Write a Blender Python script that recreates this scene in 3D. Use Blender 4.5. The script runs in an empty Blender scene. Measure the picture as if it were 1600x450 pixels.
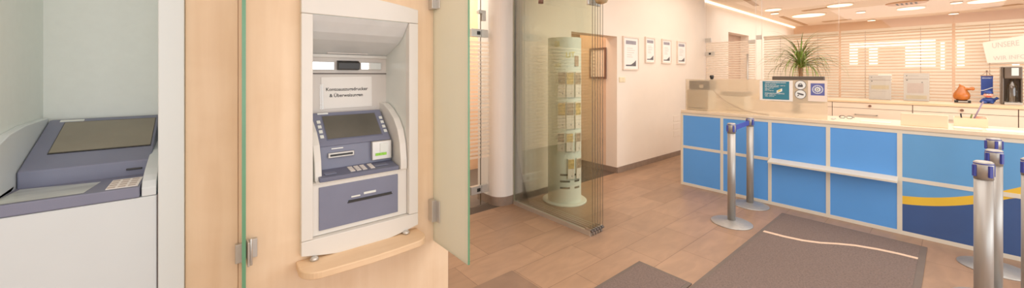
import bpy, bmesh, math, random
from mathutils import Vector, Matrix
R = math.radians
random.seed(7)
sc = bpy.context.scene
COL = sc.collection

# ------------------------------------------------------------------ materials
def srgb(c):
    return tuple(((x/255)/12.92 if x/255 <= .04045 else ((x/255+.055)/1.055)**2.4) for x in c)

def mat(name, rgb, rough=.5, metal=0., var=.04, scale=6., stretch=(1, 1, 1), emit=0., bump=0., spec=.5, bscale=None):
    m = bpy.data.materials.new(name); m.use_nodes = True
    nt = m.node_tree; N = nt.nodes; L = nt.links
    p = N['Principled BSDF']
    c = srgb(rgb)
    tc = N.new('ShaderNodeTexCoord'); mp = N.new('ShaderNodeMapping'); mp.inputs['Scale'].default_value = stretch
    nz = N.new('ShaderNodeTexNoise'); nz.inputs['Scale'].default_value = scale; nz.inputs['Detail'].default_value = 4
    L.new(tc.outputs['Object'], mp.inputs[0]); L.new(mp.outputs[0], nz.inputs['Vector'])
    cr = N.new('ShaderNodeValToRGB')
    cr.color_ramp.elements[0].position = .3; cr.color_ramp.elements[1].position = .7
    cr.color_ramp.elements[0].color = (*[max(0, x*(1-var*2)) for x in c], 1)
    cr.color_ramp.elements[1].color = (*[min(1, x*(1+var)) for x in c], 1)
    L.new(nz.outputs[0], cr.inputs[0]); L.new(cr.outputs[0], p.inputs['Base Color'])
    p.inputs['Roughness'].default_value = rough; p.inputs['Metallic'].default_value = metal
    p.inputs['Specular IOR Level'].default_value = spec
    if emit:
        p.inputs['Emission Color'].default_value = (*c, 1); p.inputs['Emission Strength'].default_value = emit
    if bump:
        b = N.new('ShaderNodeBump'); b.inputs['Strength'].default_value = bump; b.inputs['Distance'].default_value = .002
        src = nz
        if bscale:
            src = N.new('ShaderNodeTexNoise'); src.inputs['Scale'].default_value = bscale; L.new(mp.outputs[0], src.inputs['Vector'])
        L.new(src.outputs[0], b.inputs['Height']); L.new(b.outputs[0], p.inputs['Normal'])
    return m

def glass_mat(name, tint, gloss=.08, rough=0.0, haze=0., hazecol=(230, 230, 220)):
    """thin architectural glass: tinted see-through sheet with a mirror sheen at grazing angles"""
    m = bpy.data.materials.new(name); m.use_nodes = True
    nt = m.node_tree; N = nt.nodes; L = nt.links; N.clear()
    out = N.new('ShaderNodeOutputMaterial')
    tr = N.new('ShaderNodeBsdfTransparent'); tr.inputs[0].default_value = (*tint, 1)
    gl = N.new('ShaderNodeBsdfGlossy'); gl.inputs['Roughness'].default_value = rough
    fr = N.new('ShaderNodeFresnel'); fr.inputs[0].default_value = 1.3
    mul = N.new('ShaderNodeMath'); mul.operation = 'MULTIPLY_ADD'; mul.inputs[1].default_value = .6; mul.inputs[2].default_value = gloss*.2
    mx = N.new('ShaderNodeMixShader')
    L.new(fr.outputs[0], mul.inputs[0]); L.new(mul.outputs[0], mx.inputs[0])
    L.new(tr.outputs[0], mx.inputs[1]); L.new(gl.outputs[0], mx.inputs[2])
    last = mx
    if haze:
        df = N.new('ShaderNodeBsdfDiffuse'); df.inputs[0].default_value = (*srgb(hazecol), 1)
        tl = N.new('ShaderNodeBsdfTranslucent'); tl.inputs[0].default_value = (*srgb(hazecol), 1)
        a = N.new('ShaderNodeMixShader'); a.inputs[0].default_value = .5
        L.new(df.outputs[0], a.inputs[1]); L.new(tl.outputs[0], a.inputs[2])
        b = N.new('ShaderNodeMixShader'); b.inputs[0].default_value = haze
        L.new(mx.outputs[0], b.inputs[1]); L.new(a.outputs[0], b.inputs[2]); last = b
    L.new(last.outputs[0], out.inputs[0])
    return m

def wood_mat(name, rgb, var=.05, axis='z'):
    m = bpy.data.materials.new(name); m.use_nodes = True
    nt = m.node_tree; N = nt.nodes; L = nt.links; p = N['Principled BSDF']
    c = srgb(rgb)
    tc = N.new('ShaderNodeTexCoord'); mp = N.new('ShaderNodeMapping')
    mp.inputs['Scale'].default_value = {'z': (14, 14, 1.0), 'x': (1.0, 14, 14), 'y': (14, 1.0, 14)}[axis]
    nz = N.new('ShaderNodeTexNoise'); nz.inputs['Scale'].default_value = 1.3; nz.inputs['Detail'].default_value = 8; nz.inputs['Distortion'].default_value = .4
    n2 = N.new('ShaderNodeTexNoise'); n2.inputs['Scale'].default_value = 3.5; n2.inputs['Detail'].default_value = 5; n2.inputs['Distortion'].default_value = .8
    L.new(tc.outputs['Object'], mp.inputs[0]); L.new(mp.outputs[0], nz.inputs['Vector']); L.new(tc.outputs['Object'], n2.inputs['Vector'])
    ad = N.new('ShaderNodeMix'); ad.data_type = 'FLOAT'; ad.inputs[0].default_value = .5
    L.new(nz.outputs[0], ad.inputs[2]); L.new(n2.outputs[0], ad.inputs[3])
    cr = N.new('ShaderNodeValToRGB')
    cr.color_ramp.elements[0].position = .36; cr.color_ramp.elements[1].position = .64
    cr.color_ramp.elements[0].color = (c[0]*(1-var), c[1]*(1-var*2), c[2]*(1-var*3.2), 1)
    cr.color_ramp.elements[1].color = (min(1, c[0]*(1+var)), min(1, c[1]*(1+var)), min(1, c[2]*(1+var)), 1)
    L.new(ad.outputs[0], cr.inputs[0]); L.new(cr.outputs[0], p.inputs['Base Color'])
    p.inputs['Roughness'].default_value = .42; p.inputs['Specular IOR Level'].default_value = .35
    return m

def floor_mat():
    m = bpy.data.materials.new('stone_tiles'); m.use_nodes = True
    nt = m.node_tree; N = nt.nodes; L = nt.links; p = N['Principled BSDF']
    tc = N.new('ShaderNodeTexCoord'); mp = N.new('ShaderNodeMapping')
    mp.inputs['Location'].default_value = (-.18, .15, 0)
    br = N.new('ShaderNodeTexBrick'); br.offset = .5
    br.inputs['Scale'].default_value = 1; br.inputs['Brick Width'].default_value = .66; br.inputs['Row Height'].default_value = .33
    br.inputs['Mortar Size'].default_value = .0028; br.inputs['Mortar Smooth'].default_value = .2; br.inputs['Bias'].default_value = -.2
    br.inputs['Color1'].default_value = (*srgb((170, 137, 110)), 1)
    br.inputs['Color2'].default_value = (*srgb((155, 124, 99)), 1)
    br.inputs['Mortar'].default_value = (*srgb((128, 100, 80)), 1)
    L.new(tc.outputs['Object'], mp.inputs[0]); L.new(mp.outputs[0], br.inputs['Vector'])
    nz = N.new('ShaderNodeTexNoise'); nz.inputs['Scale'].default_value = 2.6; nz.inputs['Detail'].default_value = 9; nz.inputs['Distortion'].default_value = 1.2
    m2 = N.new('ShaderNodeMapping'); m2.inputs['Scale'].default_value = (1, 3.2, 1); L.new(tc.outputs['Object'], m2.inputs[0]); L.new(m2.outputs[0], nz.inputs['Vector'])
    cr = N.new('ShaderNodeValToRGB'); cr.color_ramp.elements[0].position = .35; cr.color_ramp.elements[1].position = .68
    cr.color_ramp.elements[0].color = (.8, .8, .82, 1); cr.color_ramp.elements[1].color = (1.06, 1.04, 1.03, 1)
    L.new(nz.outputs[0], cr.inputs[0])
    mx = N.new('ShaderNodeMix'); mx.data_type = 'RGBA'; mx.blend_type = 'MULTIPLY'; mx.inputs[0].default_value = .75
    L.new(br.outputs['Color'], mx.inputs[6]); L.new(cr.outputs[0], mx.inputs[7])
    L.new(mx.outputs[2], p.inputs['Base Color'])
    p.inputs['Roughness'].default_value = .38; p.inputs['Specular IOR Level'].default_value = .4
    b = N.new('ShaderNodeBump'); b.inputs['Strength'].default_value = .3; b.inputs['Distance'].default_value = .002
    inv = N.new('ShaderNodeMath'); inv.operation = 'SUBTRACT'; inv.inputs[0].default_value = 1
    L.new(br.outputs['Fac'], inv.inputs[1]); L.new(inv.outputs[0], b.inputs['Height']); L.new(b.outputs[0], p.inputs['Normal'])
    return m

M = {}
M['floor'] = floor_mat()
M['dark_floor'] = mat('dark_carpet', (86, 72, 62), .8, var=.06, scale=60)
M['wood'] = wood_mat('maple_veneer', (236, 208, 175))
M['wood_x'] = wood_mat('maple_veneer_flat', (234, 202, 164), axis='x')
M['sideboard'] = wood_mat('pale_maple_front', (244, 224, 202), var=.03, axis='y')
M['sideboard_top'] = wood_mat('pale_maple_top', (236, 205, 165), var=.03, axis='y')
M['wall'] = mat('warm_plaster', (243, 230, 215), .8, var=.012, scale=3, bump=.1, bscale=120)
M['wall_white'] = mat('white_plaster', (242, 236, 230), .8, var=.01, scale=3)
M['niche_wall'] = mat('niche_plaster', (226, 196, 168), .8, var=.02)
M['ceiling'] = mat('ceiling_paint', (244, 226, 204), .8, var=.01)
M['base'] = mat('skirting_stone', (140, 120, 105), .5, var=.08, scale=12)
M['frame_white'] = mat('warm_white_lacquer', (226, 222, 214), .35, var=.01)
M['niche_grey'] = mat('light_grey_lacquer', (228, 232, 226), .4, var=.01)
M['niche_back'] = mat('warm_grey_panel', (218, 210, 202), .45, var=.02)
M['canopy'] = mat('canopy_grey', (226, 228, 228), .35, var=.03)
M['purple'] = mat('purple_grey_plastic', (116, 120, 142), .42, var=.03, bump=.15, bscale=300)
M['purple_dk'] = mat('dark_purple_grey', (98, 102, 124), .45, var=.03)
M['machine_white'] = mat('machine_offwhite', (212, 220, 222), .4, var=.008)
M['machine_panel'] = mat('machine_panel', (230, 236, 230), .45, var=.01, scale=30)
M['machine_frame'] = mat('machine_frame', (218, 225, 224), .4, var=.015, scale=3, stretch=(1, 1, .2))
M['screen'] = mat('switched_off_screen', (104, 100, 90), .12, var=.2, scale=2)
M['screen2'] = mat('switched_off_screen_large', (134, 126, 108), .2, var=.12, scale=2)
M['black'] = mat('black_plastic', (28, 27, 26), .35, var=.05)
M['dark_grey'] = mat('dark_grey_plastic', (84, 76, 70), .4, var=.05)
M['line'] = mat('dark_joint', (90, 82, 78), .7, var=.02)
M['steel'] = mat('brushed_steel', (190, 186, 182), .3, 1., var=.06, scale=40, stretch=(1, 1, .05))
M['stanchion'] = mat('satin_aluminium_tube', (176, 174, 170), .42, .6, var=.05, scale=30, stretch=(1, 1, .05))
M['satin'] = mat('satin_aluminium', (205, 202, 196), .35, .7, var=.03)
M['mirror'] = mat('mirror_strip', (230, 228, 224), .06, 1., var=.01)
M['tray'] = mat('brushed_tray', (220, 226, 218), .3, .35, var=.15, scale=5, stretch=(1, 3, 1))
M['blue'] = mat('bright_blue_panel', (88, 162, 246), .4, var=.015, scale=3)
M['blue2'] = mat('mid_blue_panel', (94, 162, 224), .4, var=.02, scale=3)
M['navy'] = mat('navy_panel', (54, 86, 144), .4, var=.03)
M['yellow'] = mat('yellow_band', (238, 196, 62), .4, var=.02)
M['bar'] = mat('cream_white_frame', (226, 222, 208), .4, var=.015)
M['ctop'] = mat('cream_worktop', (236, 216, 188), .35, var=.02)
M['belt'] = mat('blue_plastic', (44, 56, 150), .45, var=.05)
M['belt2'] = mat('blue_webbing', (50, 70, 168), .7, var=.06, scale=60)
M['carpet'] = mat('grey_brown_carpet', (118, 103, 97), .95, var=.12, scale=90, bump=.5, spec=.1)
M['carpet_edge'] = mat('mat_rubber_edge', (104, 92, 84), .8, var=.05)
M['mat_line'] = mat('beige_carpet_line', (222, 192, 166), .9, var=.05, scale=60)
M['paper'] = mat('white_paper', (244, 240, 234), .7, var=.01)
M['paper_warm'] = mat('cream_paper', (243, 226, 210), .7, var=.01)
M['ink'] = mat('black_ink', (40, 38, 38), .7, var=.02)
M['ink_soft'] = mat('pencil_grey_ink', (206, 184, 168), .8, var=.05)
M['ink_light'] = mat('pale_print', (205, 190, 180), .8, var=.05)
M['teal'] = mat('teal_print', (46, 124, 148), .5, var=.04)
M['white_ink'] = mat('white_print', (240, 244, 242), .6, var=.01)
M['yellow_ink'] = mat('yellow_print', (232, 214, 90), .6, var=.02)
M['violet'] = mat('violet_blue_print', (92, 100, 170), .5, var=.04)
M['photo'] = mat('brown_photo_print', (176, 146, 118), .5, var=.35, scale=22)
M['photo2'] = mat('golden_photo_print', (216, 178, 104), .5, var=.3, scale=26)
M['band'] = mat('grey_blue_print', (150, 146, 156), .5, var=.12, scale=12)
M['hill'] = mat('slate_print', (92, 92, 98), .5, var=.25, scale=30)
M['pic_frame'] = mat('pale_picture_frame', (232, 214, 198), .4, var=.03)
M['dark_frame'] = mat('reddish_brown_frame', (120, 86, 70), .45, var=.05)
M['green_edge'] = mat('green_glass_edge', (92, 146, 108), .3, var=.05)
M['dark_edge'] = mat('dark_glass_edge', (84, 72, 54), .2, var=.1)
M['pale_edge'] = mat('pale_glass_edge', (214, 214, 186), .3, var=.04)
M['joint'] = mat('glass_joint', (214, 196, 172), .3, var=.04)
M['totem'] = mat('sage_grey_metal', (236, 238, 226), .45, var=.03)
M['totem_dk'] = mat('dark_slot', (92, 88, 76), .6, var=.03)
M['orange'] = mat('glossy_orange_glaze', (206, 116, 46), .22, var=.2, scale=9)
M['fig_blue'] = mat('figure_blue', (40, 72, 150), .5, var=.12, scale=20)
M['skin_pink'] = mat('figure_pink_face', (238, 176, 156), .5, var=.04)
M['red'] = mat('red_paint', (196, 52, 44), .5, var=.05)
M['pennant'] = mat('pennant_blue', (34, 70, 160), .6, var=.08)
M['soda'] = mat('warm_grey_appliance', (104, 92, 82), .3, .3, var=.06)
M['soda_lt'] = mat('pale_display_label', (206, 222, 224), .3, var=.03)
M['leaf'] = mat('leaf_green', (118, 146, 58), .5, var=.35, scale=9)
M['leaf2'] = mat('leaf_olive', (124, 118, 56), .5, var=.3, scale=9)
M['bark'] = mat('trunk_bark', (150, 112, 76), .8, var=.25, scale=30)
M['pot'] = mat('pot_white', (226, 214, 200), .4, var=.02)
M['soil'] = mat('potting_soil', (70, 52, 40), .9, var=.2, scale=60)
M['slat'] = mat('cream_blind_slat', (250, 238, 220), .5, var=.015)
M['stripe'] = glass_mat('frosted_stripe', (1, 1, 1), .05, haze=.6, hazecol=(250, 236, 218))
M['glass'] = glass_mat('clear_glass', (.985, .98, .965), .1)
M['glass_green'] = glass_mat('greenish_glass', (.981, .992, .973), .1)
M['frost_green'] = glass_mat('satin_green_glass', (.9, .94, .86), .1, .3, haze=.9, hazecol=(242, 240, 226))
M['acrylic'] = glass_mat('clear_acrylic', (.98, .975, .965), .2)
M['bottle'] = glass_mat('bottle_glass', (.86, .82, .76), .6)
M['cream_box'] = mat('cream_card', (240, 218, 186), .6, var=.01)
M['equip'] = mat('grey_beige_equipment', (224, 216, 200), .5, var=.03)
M['cup'] = mat('salmon_cup', (232, 160, 130), .5, var=.05)
M['stick'] = mat('lilac_grey_stick', (150, 130, 150), .5, var=.05)
M['lamp_disc'] = mat('lit_disc', (255, 234, 206), .5, emit=1.7, var=0)
M['lamp_hot'] = mat('lit_cove', (255, 238, 214), .5, emit=2.4, var=0)
M['lamp_spot'] = mat('lit_spot', (255, 240, 214), .5, emit=2.2, var=0)
M['daywin'] = mat('bright_window', (255, 248, 234), .5, emit=2.2, var=0)
M['slot'] = mat('ceiling_slot_tan', (192, 156, 116), .7, var=.06)
M['slot_lamp'] = mat('pale_brass', (214, 190, 146), .25, .6, var=.04)
M['vent'] = mat('vent_tan', (206, 158, 116), .6, var=.05)
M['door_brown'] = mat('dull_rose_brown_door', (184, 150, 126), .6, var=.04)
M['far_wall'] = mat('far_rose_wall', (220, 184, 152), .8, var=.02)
M['green_led'] = mat('lit_green', (128, 190, 50), .4, emit=.35, var=.2, scale=90)
M['switch'] = mat('cream_switch', (240, 224, 190), .4, var=.01)

# frosted counter screen: real rough refraction plus a milky share
def frost_screen():
    m = bpy.data.materials.new('frosted_screen'); m.use_nodes = True
    nt = m.node_tree; N = nt.nodes; L = nt.links; N.clear()
    out = N.new('ShaderNodeOutputMaterial')
    rf = N.new('ShaderNodeBsdfRefraction'); rf.inputs['IOR'].default_value = 1.18; rf.inputs['Roughness'].default_value = .12
    rf.inputs[0].default_value = (.98, .95, .9, 1)
    tr = N.new('ShaderNodeBsdfTransparent'); tr.inputs[0].default_value = (.96, .94, .9, 1)
    m0 = N.new('ShaderNodeMixShader'); m0.inputs[0].default_value = .45
    L.new(rf.outputs[0], m0.inputs[1]); L.new(tr.outputs[0], m0.inputs[2])
    d1 = N.new('ShaderNodeBsdfDiffuse'); d1.inputs[0].default_value = (*srgb((246, 232, 208)), 1)
    d2 = N.new('ShaderNodeBsdfTranslucent'); d2.inputs[0].default_value = (*srgb((250, 236, 212)), 1)
    df = N.new('ShaderNodeMixShader'); df.inputs[0].default_value = .5; L.new(d1.outputs[0], df.inputs[1]); L.new(d2.outputs[0], df.inputs[2])
    mx = N.new('ShaderNodeMixShader'); mx.inputs[0].default_value = .34
    L.new(m0.outputs[0], mx.inputs[1]); L.new(df.outputs[0], mx.inputs[2])
    gl = N.new('ShaderNodeBsdfGlossy'); gl.inputs['Roughness'].default_value = .15
    m2 = N.new('ShaderNodeMixShader'); m2.inputs[0].default_value = .06
    L.new(mx.outputs[0], m2.inputs[1]); L.new(gl.outputs[0], m2.inputs[2])
    L.new(m2.outputs[0], out.inputs[0])
    return m
M['frost'] = frost_screen()

# ------------------------------------------------------------------ mesh building
LOC = {}
def wloc(o): return LOC.get(o.name, Vector((0, 0, 0)))

class MB:
    def __init__(s): s.v = []; s.f = []; s.mi = []; s.sm = []
    def add(s, vs, fs, mi=0, sm=False):
        n = len(s.v); s.v += [Vector(v) for v in vs]
        for f in fs: s.f.append([i+n for i in f]); s.mi.append(mi); s.sm.append(sm)
        return s
    def box(s, x0, x1, y0, y1, z0, z1, mi=0):
        x0, x1 = min(x0, x1), max(x0, x1); y0, y1 = min(y0, y1), max(y0, y1); z0, z1 = min(z0, z1), max(z0, z1)
        v = [(x0,y0,z0),(x1,y0,z0),(x1,y1,z0),(x0,y1,z0),(x0,y0,z1),(x1,y0,z1),(x1,y1,z1),(x0,y1,z1)]
        return s.add(v, [(3,2,1,0),(4,5,6,7),(0,1,5,4),(1,2,6,5),(2,3,7,6),(3,0,4,7)], mi)
    def prism(s, pts, ax, lo, hi, mi=0):
        """closed outline pts swept along axis ax; pts are the two other coordinates in x,y,z order"""
        def mk(p, t):
            return {'x': (t, p[0], p[1]), 'y': (p[0], t, p[1]), 'z': (p[0], p[1], t)}[ax]
        n = len(pts); v = [mk(p, lo) for p in pts]+[mk(p, hi) for p in pts]
        return s.add(v, [tuple(range(n))[::-1], tuple(range(n, 2*n))]+[(i, (i+1) % n, n+(i+1) % n, n+i) for i in range(n)], mi)
    def lathe(s, c, prof, n=32, mi=0, ax='z', sx=1, sy=1, sm=True):
        c = Vector(c); v = []
        for r, h in prof:
            for i in range(n):
                t = 2*math.pi*i/n; a, b = r*math.cos(t)*sx, r*math.sin(t)*sy
                v.append(c+Vector({'z': (a, b, h), 'x': (h, a, b), 'y': (a, h, b)}[ax]))
        k = len(prof); f = []
        for j in range(k-1):
            for i in range(n): f.append((j*n+i, j*n+(i+1) % n, (j+1)*n+(i+1) % n, (j+1)*n+i))
        s.add(v, f, mi, sm)
        base = len(s.v)-len(v)
        s.f.append([base+i for i in range(n)][::-1]); s.mi.append(mi); s.sm.append(False)
        s.f.append([base+(k-1)*n+i for i in range(n)]); s.mi.append(mi); s.sm.append(False)
        return s
    def cyl(s, p, q, r, n=20, mi=0, r2=None):
        return s.tube([p, q], [r, r if r2 is None else r2], n, mi)
    def tube(s, pts, r, n=8, mi=0):
        pts = [Vector(p) for p in pts]; v = []; up = Vector((0, 0, 1))
        if not isinstance(r, (list, tuple)): r = [r]*len(pts)
        for i, p in enumerate(pts):
            d = (pts[min(i+1, len(pts)-1)]-pts[max(i-1, 0)]).normalized()
            if abs(d.dot(up)) > .98: up = Vector((1, 0, 0))
            a = d.cross(up).normalized(); b = d.cross(a).normalized()
            for k in range(n):
                t = 2*math.pi*k/n; v.append(p+a*r[i]*math.cos(t)+b*r[i]*math.sin(t))
        f = []
        for i in range(len(pts)-1):
            for k in range(n): f.append((i*n+k, i*n+(k+1) % n, (i+1)*n+(k+1) % n, (i+1)*n+k))
        s.add(v, f, mi, True)
        base = len(s.v)-len(v)
        s.f.append([base+k for k in range(n)]); s.mi.append(mi); s.sm.append(False)
        s.f.append([base+(len(pts)-1)*n+k for k in range(n)][::-1]); s.mi.append(mi); s.sm.append(False)
        return s
    def ball(s, c, r, n=20, mi=0):
        """ellipsoid, r = (rx, ry, rz)"""
        c = Vector(c); k = n//2; v = [c+Vector((0, 0, -r[2]))]
        for j in range(1, k):
            ph = -math.pi/2+math.pi*j/k
            for i in range(n):
                t = 2*math.pi*i/n
                v.append(c+Vector((r[0]*math.cos(ph)*math.cos(t), r[1]*math.cos(ph)*math.sin(t), r[2]*math.sin(ph))))
        v.append(c+Vector((0, 0, r[2]))); f = []
        for i in range(n): f.append((0, 1+(i+1) % n, 1+i))
        for j in range(k-2):
            for i in range(n): f.append((1+j*n+i, 1+j*n+(i+1) % n, 1+(j+1)*n+(i+1) % n, 1+(j+1)*n+i))
        t = len(v)-1
        for i in range(n): f.append((t, 1+(k-2)*n+i, 1+(k-2)*n+(i+1) % n))
        return s.add(v, f, mi, True)
    def build(s, name, mats, parent=None, loc=None, bevel=0, seg=2, fix=True):
        if not isinstance(mats, (list, tuple)): mats = [mats]
        if parent is not None: org = wloc(parent)
        elif loc is not None: org = Vector(loc)
        else:
            xs = [v.x for v in s.v]; ys = [v.y for v in s.v]; zs = [v.z for v in s.v]
            org = Vector(((min(xs)+max(xs))/2, (min(ys)+max(ys))/2, min(zs)))
        me = bpy.data.meshes.new(name); me.from_pydata([v-org for v in s.v], [], s.f)
        for m in mats: me.materials.append(m)
        for p, mi, sm in zip(me.polygons, s.mi, s.sm): p.material_index = mi; p.use_smooth = sm
        if fix:
            bm = bmesh.new(); bm.from_mesh(me); bmesh.ops.recalc_face_normals(bm, faces=bm.faces); bm.to_mesh(me); bm.free()
        me.update()
        o = bpy.data.objects.new(name, me); COL.objects.link(o)
        if parent is not None: o.parent = parent; LOC[o.name] = org
        else: o.location = org; LOC[o.name] = org
        if bevel:
            b = o.modifiers.new('bevel', 'BEVEL'); b.width = bevel; b.segments = seg; b.limit_method = 'ANGLE'; b.angle_limit = R(40)
        return o

def box(*a): return MB().box(*a)
def tag(o, label, cat, group=None):
    o['label'] = label; o['category'] = cat
    if group: o['group'] = group
    return o
def struct(o): o['kind'] = 'structure'; return o
def thing(name, label, cat, loc=(0, 0, 0), group=None):
    o = bpy.data.objects.new(name, None); COL.objects.link(o); o.location = loc; o.empty_display_size = .1
    LOC[o.name] = Vector(loc); return tag(o, label, cat, group)
def dup(root, loc, label=None, rotz=None):
    def cp(o, par):
        c = o.copy(); COL.objects.link(c); LOC[c.name] = LOC.get(o.name, Vector((0, 0, 0)))
        if par is not None: c.parent = par
        for ch in [k for k in kids if k.parent == o]: cp(ch, c)
        return c
    kids = list(bpy.data.objects)
    r = cp(root, None); r.location = loc; LOC[r.name] = Vector(loc)
    if rotz is not None: r.rotation_euler.z = rotz
    if label: r['label'] = label
    return r

def text(body, org, xd, yd, h, m, parent, name='lettering', width=None, align='CENTER', bold=0., depth=.0004):
    """flat lettering standing on a surface; xd = reading direction, yd = up"""
    cu = bpy.data.curves.new(name, 'FONT'); cu.body = body; cu.size = 1; cu.align_x = align; cu.offset = bold; cu.extrude = 0; cu.resolution_u = 3
    t = bpy.data.objects.new(name, cu); COL.objects.link(t)
    dg = bpy.context.evaluated_depsgraph_get(); me = bpy.data.meshes.new_from_object(t.evaluated_get(dg))
    bpy.data.objects.remove(t); bpy.data.curves.remove(cu)
    xs = [v.co.x for v in me.vertices]; w = max(xs)-min(xs)
    sx = (width/w) if width else h
    xd = Vector(xd).normalized(); yd = Vector(yd).normalized(); nn = xd.cross(yd); o0 = Vector(org)-(wloc(parent) if parent else Vector())
    for v in me.vertices: v.co = o0+xd*v.co.x*sx+yd*v.co.y*h+nn*depth
    me.materials.clear(); me.materials.append(m)
    o = bpy.data.objects.new(name, me); COL.objects.link(o)
    if parent is not None: o.parent = parent; LOC[o.name] = wloc(parent)
    return o

def arc(c, r, a0, a1, n=8, sx=1, sy=1):
    return [(c[0]+r*sx*math.cos(R(a0+(a1-a0)*i/n)), c[1]+r*sy*math.sin(R(a0+(a1-a0)*i/n))) for i in range(n+1)]

# axes: X runs along the machine wall away to the right, Y runs through it to the left-rear, Z up
H = 3.07
# ------------------------------------------------------------------ camera
cam = bpy.data.cameras.new('camera'); co = bpy.data.objects.new('camera', cam); COL.objects.link(co)
co.location = (0, 0, 1.5); co.rotation_euler = (R(90), 0, -math.atan2(.6414, .767))
cam.sensor_width = 36; cam.lens = 36*577/1600; cam.shift_y = -108/1600; cam.clip_start = .05; cam.clip_end = 200
sc.camera = co

# ------------------------------------------------------------------ room shell
struct(box(-3, 16, -4.5, 3.32, -.2, 0).build('floor', M['floor'], loc=(0, 0, 0)))
struct(MB().box(-3, 16, 3.32, 9, -.2, 0).build('floor', M['dark_floor'], loc=(0, 0, 0)))
struct(box(-3, 16, -4.5, 9, H, H+.15).build('ceiling', M['ceiling']))
# maple wall that carries the machines
w = MB()
w.box(-2.6, -.708, 2.225, 2.26, 0, H); w.box(-.062, .128, 2.225, 2.26, 0, H)
w.box(.132, .43, 2.225, 2.26, 0, H); w.box(1.02, 1.289, 2.225, 2.26, 0, H)
w.box(.43, 1.02, 2.225, 2.26, 0, .60); w.box(.43, 1.02, 2.225, 2.26, 1.85, H)
w.box(1.25, 1.289, 2.26, 3.46, 0, H); w.box(.126, .134, 2.235, 2.262, 0, H)
struct(w.build('wall_left', M['wood']))
# far side of that block, hall glazing line and hall beyond
struct(box(-2.6, 1.2, 3.3, 3.5, 0, H).build('wall_left', M['wall']))
struct(box(-2.7, -2.6, -4.5, 9, 0, H).build('wall_near', M['wall_white']))
# rounded column
pts = [(2.84, 3.32), (2.84, 3.7), (2.555, 3.7)]+arc((2.695, 3.44), .14, 180, 270, 8)+arc((2.76, 3.38), .08, 270, 360, 6)
struct(MB().prism(pts, 'z', 0, H).build('wall_column', M['wall_white'], bevel=.004))
pts = [(2.848, 3.32), (2.848, 3.7), (2.547, 3.7)]+arc((2.695, 3.44), .149, 180, 270, 8)+arc((2.76, 3.38), .089, 270, 360, 6)
struct(MB().prism(pts, 'z', 0, .1).build('baseboard_column', M['base']))
# wall with the certificates, with the passage opening
w = MB(); w.box(2.84, 3.80, 3.32, 3.5, 0, H); w.box(4.85, 7.95, 3.3, 3.5, 0, H); w.box(3.80, 4.85, 3.3, 3.5, 2.085, H)
w.box(2.84, 3.80, 3.30, 3.32, 0, H)
struct(w.build('wall_back', M['wall']))
struct(box(4.85, 7.94, 3.286, 3.3, 0, .085).build('baseboard_back', M['base']))
struct(box(2.86, 3.80, 3.286, 3.3, 0, .085).build('baseboard_back', M['base']))
# passage
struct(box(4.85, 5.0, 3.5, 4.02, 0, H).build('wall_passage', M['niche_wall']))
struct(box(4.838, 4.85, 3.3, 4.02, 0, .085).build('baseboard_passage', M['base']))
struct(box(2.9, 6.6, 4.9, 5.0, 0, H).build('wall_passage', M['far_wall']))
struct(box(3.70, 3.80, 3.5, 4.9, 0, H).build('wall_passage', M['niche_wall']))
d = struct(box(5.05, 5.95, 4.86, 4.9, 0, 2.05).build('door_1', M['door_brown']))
box(5.0, 5.05, 4.85, 4.9, 0, 2.1).build('door_frame', M['dark_frame'], d)
# hall behind the first glass line
struct(box(-2.6, 3.6, 5.6, 5.7, 0, H).build('wall_hall', M['wall']))
struct(box(3.6, 3.7, 3.5, 5.7, 0, H).build('wall_hall', M['wall']))
wn = struct(box(3.58, 3.6, 4.6, 5.5, 1.87, 2.12).build('window_1', M['daywin']))
# office behind the long glass line
w = MB(); w.box(7.95, 9.37, 3.36, 3.6, 0, H); w.box(10.7, 15, 3.36, 3.6, 0, H); w.box(9.37, 10.7, 3.36, 3.6, 2.5, H)
struct(w.build('wall_office', M['wall']))
struct(box(9.37, 10.7, 3.55, 3.6, 0, 2.5).build('door_2', M['door_brown']))
struct(box(14.85, 15, -4.5, 3.36, 0, H).build('wall_far', M['far_wall']))
w = MB(); w.box(-2.7, 16, -4.6, -4.5, 2.9, H); w.box(-2.7, 16, -4.6, -4.5, 0, .12); w.box(8.2, 16, -4.6, -4.5, .12, 2.9)
for x in (-2.7, -.9, .9, 2.7, 4.5, 6.3, 8.1): w.box(x, x+.1, -4.6, -4.5, .12, 2.9)
struct(w.build('wall_right', M['wall_white']))
struct(box(7.97, 14.85, 3.325, 3.36, H-.035, H-.005).build('trim_1', M['lamp_hot']))
# windows of the far wall, seen through the blinds
k = 2
for (y0, y1, z0, z1) in [(1.82, 1.99, 1.82, 2.44), (.85, 1.82, 2.27, 2.42), (1.40, 1.57, 1.81, 2.26), (.31, .85, 1.68, 2.43), (.15, .215, 1.65, 2.39), (-.177, -.06, 1.68, 2.40), (1.12, 1.39, 1.30, 1.52), (-1.0, -.9, 1.3, 2.4)]:
    o = struct(box(14.82, 14.85, y0, y1, z0, z1).build('window_%d' % k, M['daywin'])); k += 1

# ------------------------------------------------------------------ glazing lines
def pane_box(mb, *a):
    """box whose two widest faces are glass (slot 0) and whose edges are the edge colour (slot 1)"""
    n = len(mb.mi); mb.box(*a)
    dx, dy, dz = abs(a[1]-a[0]), abs(a[3]-a[2]), abs(a[5]-a[4])
    thin = min((dx, 'x'), (dy, 'y'), (dz, 'z'))[1]
    faces = {'x': (3, 5), 'y': (2, 4), 'z': (0, 1)}[thin]
    for i in range(6): mb.mi[n+i] = 0 if i in faces else 1
    return mb

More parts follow.
